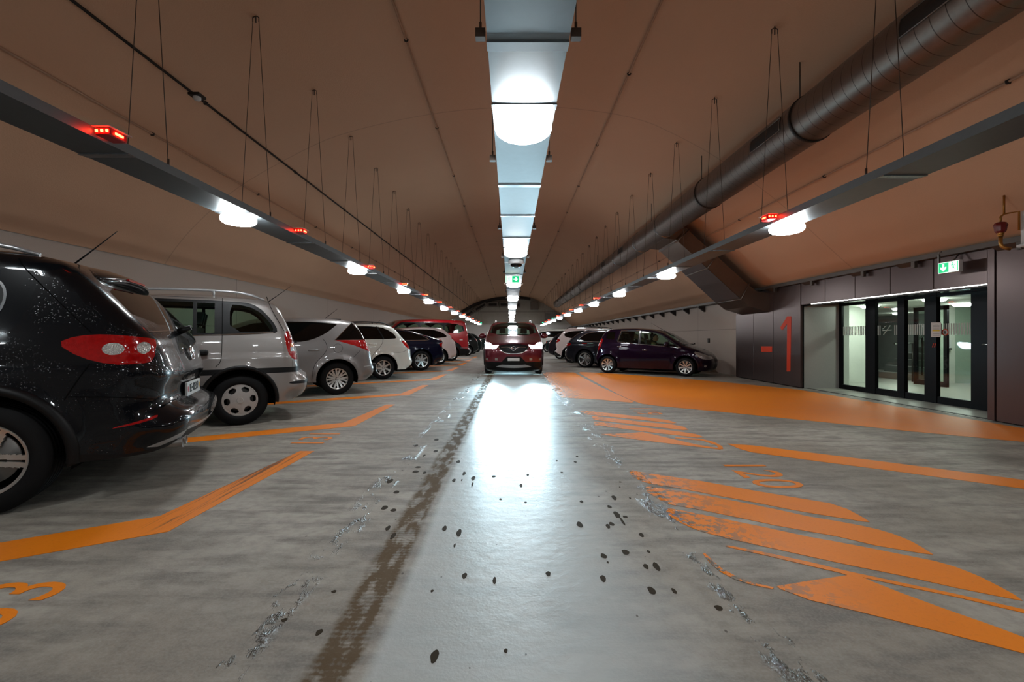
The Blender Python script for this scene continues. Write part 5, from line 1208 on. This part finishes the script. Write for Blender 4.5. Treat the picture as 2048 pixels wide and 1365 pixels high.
mb = MB(); mb.box((DXP+.04, 3.0, 0), (DXP+.06, 5.92, fz+.3)); mb.box((DXP-.02, 5.9, fz), (DXP+.02, 9.9, fz+.3)); struct(mb.build('trim_3', VOID))
LL = emit('lobby_lamp_glow', (.95, 1.0, .93), 42)
for (x, y, lb) in ((9.85, 9.8, 'round white lamp on the lobby ceiling behind the right pane'), (8.1, 8.6, 'round white lamp on the lobby ceiling behind the door frame'), (11.6, 13.4, 'round white lamp over the stairs seen through the left door'), (8.3, 10.4, 'round white lamp added to brighten the lobby behind the left pane')):  # last lamp is an added one that brightens the lobby
    t = thing('lobby_lamp', (x, y, fz+.03), lb, 'lamp'); mb = MB(); mb.lathe([(.001,-.07),(.12,-.06),(.17,-.03),(.18,0)], 28); mb.build('lamp_shade', LL, t); mb = MB(); mb.lathe([(.001,0),(.185,0),(.185,-.008),(.001,-.008)], 28); mb.build('lamp_base', LAMPB, t)
# inner door
idr = thing('door_2', (9.3, 10.3, 0), '', ''); del idr['label']; del idr['category']; idr['kind'] = 'structure'
for (a, b, z0, z1) in ((9.9, 9.98, 0, fz), (10.64, 10.72, 0, fz), (9.9, 10.72, fz-.09, fz), (9.9, 10.72, 0, .12)):
    mb = MB(); mb.box((9.6, a, z0), (9.65, b, z1)); mb.build('door_frame', FR, idr, True)
mb = MB(); mb.box((9.62, 9.98, .12), (9.63, 10.64, fz-.09)); mb.build('glass_pane', DGL, idr, True)
# stair with railing
sr = thing('staircase', (10.2, 11.5, 0), 'concrete stairs with black railing behind the glass entrance', 'stairs')
mb = MB()
for k in range(8): mb.box((10.2+.26*k, 11.3, .17*k), (10.2+.26*(k+1), 12.6, .17*(k+1)))
mb.build('steps', LG, sr, True)
mb = MB()
for k in range(9): mb.tube([(10.05+.24*k, 11.25, max(0, .16*k)), (10.05+.24*k, 11.25, .95+.16*k)], .018, 6)
mb.build('balusters', DARKM, sr, True); mb = MB(); mb.tube([(9.6, 11.25, .95), (10.05, 11.25, .97), (12.1, 11.25, 2.3)], .025, 8); mb.build('handrail', CHROME, sr, True)
tb = thing('standing_table', (9.15, 12.6, 0), 'black high table behind the left door of the entrance', 'table')
mb = MB(); mb.box((-.03, -.03, 0), (.03, .03, .93)); mb.box((-.25, -.25, 0), (.25, .25, .02)); mb.build('leg', DARKM, tb); mb = MB(); mb.box((-.3, -.35, .93), (.3, .35, .96)); mb.build('tabletop', FR, tb)
ds = thing('hand_dispenser', (10.52, 10.73, H-.22), 'white dispenser on the lobby wall behind the right pane', 'dispenser')
mb = MB(); mb.box((-.16, -.02, -.05), (-.02, .02, .18)); mb.build('housing', LAMPB, ds, bevel=.01); mb = MB(); mb.box((-.14, -.05, -.07), (-.04, .02, -.02)); mb.build('spout', CHROME, ds, bevel=.01)
# threshold grating
mb = MB()
mb.box((PX+.10, 6.0, .004), (PX+.16, 9.8, .010))
tag(mb.build('drain_grating', DARKM), 'thin dark drain grating along the entrance threshold', 'drain')
mb = MB(); mb.box((5.9, 8.5, 2.0), (5.9, 8.5, 2.0)); 

# ---- exit signs
GREEN = emit('sign_green', (.0, .55, .20), .55); WHT = emit('sign_white', (.80, 1.0, .88), .75)
def exit_sign(loc, rz, label, arrow, w=.29, h=.145, rod=None, flip=False):
    t = thing('exit_sign', loc, label, 'exit sign', rz=rz)
    mb = MB(); mb.box((-w/2-.008, 0, -h/2-.008), (w/2+.008, .05, h/2+.008)); mb.build('sign_case', LAMPB, t, bevel=.004)
    s = -1 if flip else 1
    def pl(pts, mat, name, d=.004):
        mb = MB(); mb.prism([(s*a, b) for a, b in pts], lambda a, b, tt: (a, -tt, b), .001, d); return mb.build(name, mat, t)
    pl([(-w/2, -h/2), (w/2, -h/2), (w/2, h/2), (-w/2, h/2)], WHT, 'sign_face', .002)
    g0 = -.005; pl([(g0, -h/2+.006), (w/2-.006, -h/2+.006), (w/2-.006, h/2-.006), (g0, h/2-.006)], GREEN, 'green_field', .003)
    c = (g0+w/2)/2
    if arrow == 'right': ar = [(c-.045,.012),(c,.012),(c-.012,.042),(c+.008,.042),(c+.048,0),(c+.008,-.042),(c-.012,-.042),(c,-.012),(c-.045,-.012)]
    else: ar = [(c-.013,.052),(c+.013,.052),(c+.013,.0),(c+.042,.012),(c+.042,-.012),(c,-.052),(c-.042,-.012),(c-.042,.012),(c-.013,.0)]
    pl(ar, WHT, 'arrow', .004)
    m = -w/4
    pl([(-w/2+.006,-h/2+.006),(-w/2+.016,-h/2+.006),(-w/2+.016,h/2-.006),(-w/2+.006,h/2-.006)], GREEN, 'door_outline')
    mb = MB(); mb.lathe([(.009,.004),(.001,.004)], 14, Matrix.Translation((s*(m+.008), -.0045, .048)) @ Matrix.Rotation(PI/2, 4, 'X') @ Matrix.Translation((0,0,-.004)))
    for pts, r_ in (([(m+.004,.034),(m-.004,.002)], .008), ([(m-.004,.0),(m+.020,-.014),(m+.018,-.045)], .005), ([(m-.004,.0),(m-.012,-.026),(m-.036,-.034)], .005), ([(m+.004,.030),(m+.024,.018),(m+.032,.03)], .004), ([(m+.002,.030),(m-.02,.024),(m-.03,.005)], .004)):
        mb.tube([(s*a, -.0035, b) for a, b in pts], r_*.8, 6)
    mb.build('running_man', GREEN, t)
    if rod:
        mb = MB()
        for q in (-.1, .1): mb.tube([(q, .025, h/2), (q, .025, h/2+rod)], .005, 6)
        mb.build('hanger_rod', STEEL, t)
    return t
exit_sign((.04, 9.6, H+1.25), 0, 'green exit sign with right arrow hanging under the central tray', 'right', rod=.03)
sg_ = exit_sign((6.10, 6.27, H+.985), -PI/2, 'green exit sign with down arrow and running man over the glass entrance', 'down', flip=True)
mb = MB(); mb.box((-.17, .01, -.06), (-.15, .035, .20)); mb.tube([(-.16, .02, .20), (-.15, .02, .235), (-.12, .02, .235)], .007, 6); mb.build('bracket', STEELD, sg_)
mb = MB(); mb.tube([(.0, .03, .08), (0, .10, .12), (0, .15, .19)], .01, 6); mb.build('wall_arm', STEELD, sg_)

# ---- sprinkler valve top right, wall sockets
vp = thing('alarm_valve', (5.75, 5.28, H+1.2), 'red valve with brass pipe bend near the top right above the dark panels', 'valve')
BRS = plain('brass', rgb(170, 120, 60), .35, .8)
mb = MB(); mb.lathe([(.02,.16),(.05,.15),(.062,.12),(.056,.10),(.050,.05),(.035,.03),(.02,.03)], 8, Matrix.Translation((0, 0, .0)), smooth=False); mb.build('red_housing', plain('dark_red_metal', (.16,.01,.01), .4), vp)
mb = MB(); mb.lathe([(.030,.03),(.032,.01),(.026,.005),(.026,-.01)], 16); mb.tube([(0,0,0), (0,0,-.09), (.005,-.01,-.13), (.03,-.03,-.155), (.07,-.04,-.165)], .019, 10); mb.build('brass_bend', BRS, vp)
mb = MB(); mb.tube([(0,0,.15), (0,0,.22), (.03,-.01,.25), (.16,-.05,.27), (.16,-.05,.05)], .011, 8); mb.tube([(.03,-.01,.25), (.03,-.01,prof_at(5.78)-H-1.2)], .011, 8); mb.build('copper_pipe', BRS, vp)
dp = thing('down_pipe', (5.98, 5.2, H+1.05), 'white vertical pipe end at the right edge above the ledge', 'pipe')
mb = MB(); mb.tube([(0,0,.02), (0,0,.42)], .055, 20); mb.build('pipe', LAMPB, dp); mb = MB(); mb.lathe([(.058,0),(.09,.01),(.09,.03),(.058,.04)], 20); mb.build('pipe_flange', LAMPB, dp)
for (px, py, w_, lb) in ((1418.5, 681.5, .09, 'small grey socket box on the white wall right of the purple car'), (1390, 688, .03, 'tiny grey fitting on the white wall above the bonnet of the purple car')):
    Yq = 6.5*F/(px-VX); mb = MB(); z = H-(py-VY)/F*Yq; mb.box((6.46, Yq-w_/2, z-w_*.8), (6.5, Yq+w_/2, z+w_*.8)); tag(mb.build('wall_socket', DARKM, bevel=.004), lb, 'socket')

# ---- floor paint
t = NT('orange_floor_paint'); c = t.coords(); sx = t.n('ShaderNodeSeparateXYZ'); t.L.new(c, sx.inputs[0]); X, Y = sx.outputs[0], sx.outputs[1]
n = t.noise(c, 4, 5); nf = t.noise(c, 60, 3); col = t.mix(n, (.74, .19, .004), (.86, .24, .008))
col = t.mix(t.math('MULTIPLY', t.sstep(nf, .5, .8), .25), col, (.50, .12, .02))
v = t.n('ShaderNodeTexVoronoi', feature='F1'); t.L.new(t.coords((1, .6, 1)), v.inputs['Vector']); v.inputs['Scale'].default_value = 5; w = t.n('ShaderNodeSeparateColor'); t.L.new(v.outputs['Color'], w.inputs[0])
sp2 = t.math('MULTIPLY', t.math('LESS_THAN', v.outputs['Distance'], .09), t.math('GREATER_THAN', w.outputs[0], .7)); inl = t.math('SUBTRACT', 1.0, t.sstep(X, 2.2, 2.6)); col = t.mix(t.math('MULTIPLY', t.math('MULTIPLY', sp2, inl), .65), col, (.30, .06, .01))
# tyre scuffs on the nearest left line
sc_ = t.math('MULTIPLY', t.sstep(t.noise(t.coords((26, .6, 1)), 1.5, 4, .7), .50, .57), t.math('MULTIPLY', t.sstep(X, -2.16, -2.10), t.math('SUBTRACT', 1.0, t.sstep(X, -2.0, -1.96))))
sc_ = t.math('MULTIPLY', sc_, t.math('MULTIPLY', t.sstep(Y, 2.5, 2.7), t.math('SUBTRACT', 1.0, t.sstep(Y, 4.1, 4.4)))); col = t.mix(t.math('MULTIPLY', sc_, .8), col, (.06, .035, .02))
# worn away beside the lane
wr = t.math('MULTIPLY', t.math('SUBTRACT', 1.0, t.sstep(X, 1.0, 1.55)), t.math('GREATER_THAN', X, 0)); wm = t.math('MULTIPLY', wr, t.sstep(t.noise(c, 14, 6, .65), .50, .53)); col = t.mix(wm, col, rgb(120, 112, 100))
wt = t.math('MULTIPLY', t.sstep(X, .84, .90), t.math('SUBTRACT', 1.0, t.sstep(X, 1.02, 1.12)))
wet = t.math('MULTIPLY', wt, t.sstep(t.noise(t.coords((1.6, .6, 1)), 3.2, 5, .7), .45, .53))
rg = t.math('MULTIPLY', t.math('ADD', .42, t.math('MULTIPLY', n, .12)), t.math('SUBTRACT', 1.0, t.math('MULTIPLY', wet, .75)))
t.set(Base_Color=col, Roughness=rg, Specular_IOR_Level=.35); nb = t.bump(t.math('MULTIPLY', nf, 1.0), .12, .004); t.bump(t.math('MULTIPLY', t.noise(c, 55, 3), wt), .5, .02, nb); ORANGE = t.m
def floor_poly(pts, name, label, cat, conv=None, zt=.0022, group=None, parent=None, extra=()):
    mb = MB()
    for pl_ in (pts,)+tuple(extra):
        q = [G(*p) for p in pl_] if conv is None else [G(*conv(*p)) for p in pl_]
        mb.prism(q, lambda a, b, tt: (a, b, tt), .0004, zt)
    o = mb.build(name, ORANGE)
    bm = bmesh.new(); bm.from_mesh(o.data); bmesh.ops.triangulate(bm, faces=[f for f in bm.faces if len(f.verts) > 4]); bm.to_mesh(o.data); bm.free()
    return tag(o, label, cat, group)
G8 = lambda x, y: (1220+x/2.473, 860+y/2.473)
G4 = lambda x, y: (1160+x/4.096, 800+y/4.096)
def catm(pts, n=2): return chaikin(pts, n, True)
# left bay lines: traced once, then repeated at the bay pitch
def bayline(dy, far, label):
    q = [(-9.0+2.0, -.72+0.0)]
    a = [(-6.2, .24), (-2.16, 2.77), (-2.04, 4.36), (-1.90, 4.36), (-1.94, 2.55), (-6.2, -.02)]
    mb = MB(); mb.prism([(x, y+dy) for x, y in a], lambda p, r_, tt: (p, r_, tt), .0004, .0022); return tag(mb.build('bay_line', ORANGE), label, 'floor marking', 'orange bay lines on the left')
names = ['beside the black car, with tyre scuffs', 'between the black car and the silver minivan', 'between the silver minivan and the grey silver estate', 'between the grey silver estate and the white estate', 'between the white estate and the dark blue car', 'between the dark blue car and the white hatchback', 'between the white hatchback and the red van', 'just beyond the red van']
for k in range(8): bayline([0, 3.04, 6.07, 9.15, 12.3, 15.4, 18.5, 21.6][k], 0, 'orange bent bay line on the left, '+names[k])
# right side
tag_ = 'floor marking'
floor_poly([(1440,764),(1597,780),(1737,804),(1974,845),(2120,870),(2300,903),(2300,915),(2048,884.5),(1817,863),(1648,845),(1440,824),(1320,813),(1283,808),(1262,801),(1238,790),(1158,747),(1160,744.5),(1205,746.5),(1300,753)], 'walkway_paint', 'broad orange painted walkway leading to the glass entrance', tag_)
floor_poly([(1086,748),(1092,745),(1148,745.5),(1200,774),(1268,804.5),(1262,806),(1200,800),(1122,795.5),(1108,780)], 'walkway_paint', 'pale worn orange triangle between the lane and the orange walkway', tag_)
J = lambda x, y: (1240+x/4.876, 920+y/4.876)
K = lambda x, y: (1620+x/3.792, 980+y/3.792)
def JK(*segs): return [(J if s[0] == 'J' else K)(*p) for s in segs for p in s[1]]
floor_poly(JK(('J',[(92,125),(92,110),(120,104),(160,116),(400,153),(800,212),(1300,303),(1700,370)]),('K',[(150,105),(280,148),(380,200),(425,228),(452,248),(400,243),(150,203)]),('J',[(1700,495),(1300,416),(900,342),(600,285),(380,250),(300,236),(200,208),(120,160)])), 'painted_stripe', 'orange stripe of the nearest striped floor symbol, the farthest and shortest one', tag_)
floor_poly(JK(('J',[(248,290),(250,274),(266,265),(330,268),(420,285),(700,328),(1100,402),(1500,482)]),('K',[(0,208),(200,240),(400,278),(520,305),(620,335),(700,365),(780,400),(850,440),(935,495),(850,485),(500,425),(200,355),(0,320)]),('J',[(1500,640),(1100,555),(800,495),(500,440),(400,400),(300,338),(260,306)])), 'painted_stripe', 'orange stripe of the nearest striped floor symbol, second from the farthest, with a wet gleam', tag_)
floor_poly(JK(('J',[(446,500),(446,485),(470,476),(560,490),(900,558),(1400,660)]),('K',[(0,362),(150,388),(400,435),(700,495),(950,545),(1100,588),(1200,626),(1300,668),(1450,745),(1550,800),(1612,845),(1500,825),(1100,745),(700,655),(300,575),(0,510)]),('J',[(1500,870),(1100,782),(920,737),(800,705),(680,660),(560,602),(480,545)])), 'painted_stripe', 'orange stripe of the nearest striped floor symbol, the longest one with a worn end', tag_)
floor_poly(JK(('J',[(1030,834),(1400,905)]),('K',[(0,552),(290,622),(700,710),(1100,793),(1623,912),(1850,962),(1850,988),(1623,938),(1100,815),(700,733),(400,668),(480,703),(700,790),(1000,900),(1400,1040),(1623,1125),(1900,1230),(1900,1325),(1623,1245),(1200,1135),(800,1035),(400,935),(0,840)]),('J',[(1560,1262),(1530,1238)]),('K',[(0,693),(285,652),(230,634),(0,580)]),('J',[(1400,932),(1030,850)])), 'painted_pointer', 'solid orange pointed shape with a thin line above, the nearest part of the striped symbol', tag_)
floor_poly(JK(('J',[(808,920),(830,915),(865,950),(900,985),(1000,1070),(1150,1150),(1300,1205),(1500,1250),(1490,1265),(1280,1222),(1120,1172),(980,1097),(880,1012),(840,965)])), 'painted_outline', 'thin curved orange line, worn, left of the pointed orange shape', tag_)
# damp spots on the lane: (px, py, width, height) as they lie on the floor
DAMP = plain('damp_dirt', rgb(52, 42, 28), .75, noise=.3, nscale=160, Specular_IOR_Level=.12)
mb = MB()
C5 = lambda x, y: (880+x/2.934, 900+y/2.934)
sp_ = [C5(*q)+(w_, h_) for q, w_, h_ in (((27,462),9,10),((112,488),10,14),((86,562),4,7),((144,741),10,11),((320,768),7,13),((635,729),10,9),((957,758),11,14),((960,624),12,10),((985,662),4,4),((820,440),12,11),((831,306),7,5),((1022,283),9,10),((994,335),8,6),((1037,382),11,15),((1070,420),5,16),((1007,436),10,7),((986,450),8,9),((1088,602),14,11),((141,140),6,8),((195,168),8,8),((82,180),7,6),((315,157),8,4),((476,211),6,6),((515,148),5,4),((355,291),5,3),((502,310),5,3),((804,40),5,2.5),((794,72),6,3),((714,134),5,2.5),((1058,190),6,2),((685,65),4,2),((386,1182),8,8),((1086,395),9,5),((190,205),4,9),((128,178),3,4),((108,70),8,5))]
sp_ += [(1239.5,975.,3,2),(1283,1071.,9,8),(1297,1104.,6,5),(1292,1134.,10,10),(1313,1134.,12,16),(1303,1182.,14,17),(1348,1183.,8,12),(1437,1217.,15,12),(1260,997.,4,3)]
sp_ += [(832,892.,7,4),(871,903.,8,5),(873,880.,9,4),(848,912.,5,4),(836,935.,12,3),(831,944.,12,5),(849,946.,7,5),(780,963.,12,8),(793,985.,11,6),(769,1016.,12,9),(787,1021.,12,6),(776,1057.,9,9),(786,1073.,9,13),(869,1314.,16,26),(864,1183.,6,5),(668,1184.,10,5),(569,1241.,12,7),(638,1266.,12,13)]
rr_ = random.Random(5)
for (px, py, w_, h_) in sp_:
    x, y = G(px, py); rx = w_*.5/F*y; ry = h_*.5*y*y/(H*F); n_ = 14
    ph = rr_.random()*6; mb.prism([(rx*math.cos(2*PI*k/n_)*(1+.14*math.sin(3*2*PI*k/n_+ph)), ry*math.sin(2*PI*k/n_)*(1+.12*math.sin(2*2*PI*k/n_+ph))) for k in range(n_)], lambda a, b, tt: (x+a, y+b, tt), .0002, .0012)
o = mb.build('damp_spots', DAMP); o['kind'] = 'stuff'; tag(o, 'brown damp spots dripped all over the driving lane', 'spots')
floor_poly([(0,92),(60,92),(300,118),(600,152),(720,168),(790,190),(760,195),(500,165),(250,140),(60,122)], 'painted_stripe', 'farthest stripe of the second striped floor symbol', tag_, G4)
floor_poly([(95,133),(500,182),(750,203),(850,223),(888,245),(850,250),(500,210),(110,165)], 'painted_stripe', 'middle stripe of the second striped floor symbol', tag_, G4)
floor_poly([(115,178),(500,225),(800,260),(950,283),(1015,308),(960,311),(600,270),(300,232),(115,208)], 'painted_stripe', 'longest stripe of the second striped floor symbol', tag_, G4)
floor_poly([(175,283),(400,275),(510,265),(620,290),(800,333),(960,370),(1165,403),(1150,409),(1100,403),(800,368),(500,332),(300,305)], 'painted_pointer', 'pale orange pointed shape of the second striped floor symbol', tag_, G4, extra=[[(780,308),(1000,323),(1100,348),(1165,383),(1174,406),(1135,402),(1120,375),(1000,335),(780,316)]])
floor_poly([(580,70),(700,78),(1400,165),(2048,250),(2400,297),(2400,350),(2048,293),(1400,205),(900,140),(700,112),(640,95)], 'bay_line', 'long orange bay line on the right starting with a pointed end', tag_, G8)
def number(txt, x, y, rot, label, hgt, xs):
    o = text_mesh(txt, 'bay_number', ORANGE, hgt, Matrix.Translation((x, y, .0016)) @ Matrix.Rotation(rot, 4, 'Z'), None, .0008, xs)
    return tag(o, label, 'floor number')
number('133', -2.10, 1.76, PI/2, 'large orange bay number in the lower left corner', .50, .78)
number('131', -2.10, 4.92, PI/2, 'orange bay number between the first two left bay lines', .50, .88)
number('120', 1.99, 3.63, -PI/2, 'orange bay number beside the nearest striped symbol', .52, .92)
number('119', 2.0, 6.75, -PI/2, 'faint orange bay number just before the orange walkway', .52, .85)

# ---- camera, render look
cam = bpy.data.cameras.new('camera'); co = bpy.data.objects.new('camera', cam); COL.objects.link(co)
co.location = (0, 0, H); co.rotation_euler = (PI/2, 0, 0); cam.sensor_width = 36; cam.sensor_fit = 'HORIZONTAL'; cam.lens = F/2048*36; cam.clip_start = .02
cam.shift_x = (1024-VX)/2048; cam.shift_y = (VY-682.5)/2048
SC.camera = co
w = bpy.data.worlds.new('world'); SC.world = w; w.use_nodes = True
w.node_tree.nodes['Background'].inputs[0].default_value = (.02, .018, .016, 1); w.node_tree.nodes['Background'].inputs[1].default_value = .2
SC.view_settings.view_transform = 'Standard'; SC.view_settings.look = 'None'; SC.view_settings.gamma = 1; SC.view_settings.use_curve_mapping = False
SC.view_settings.exposure = .9
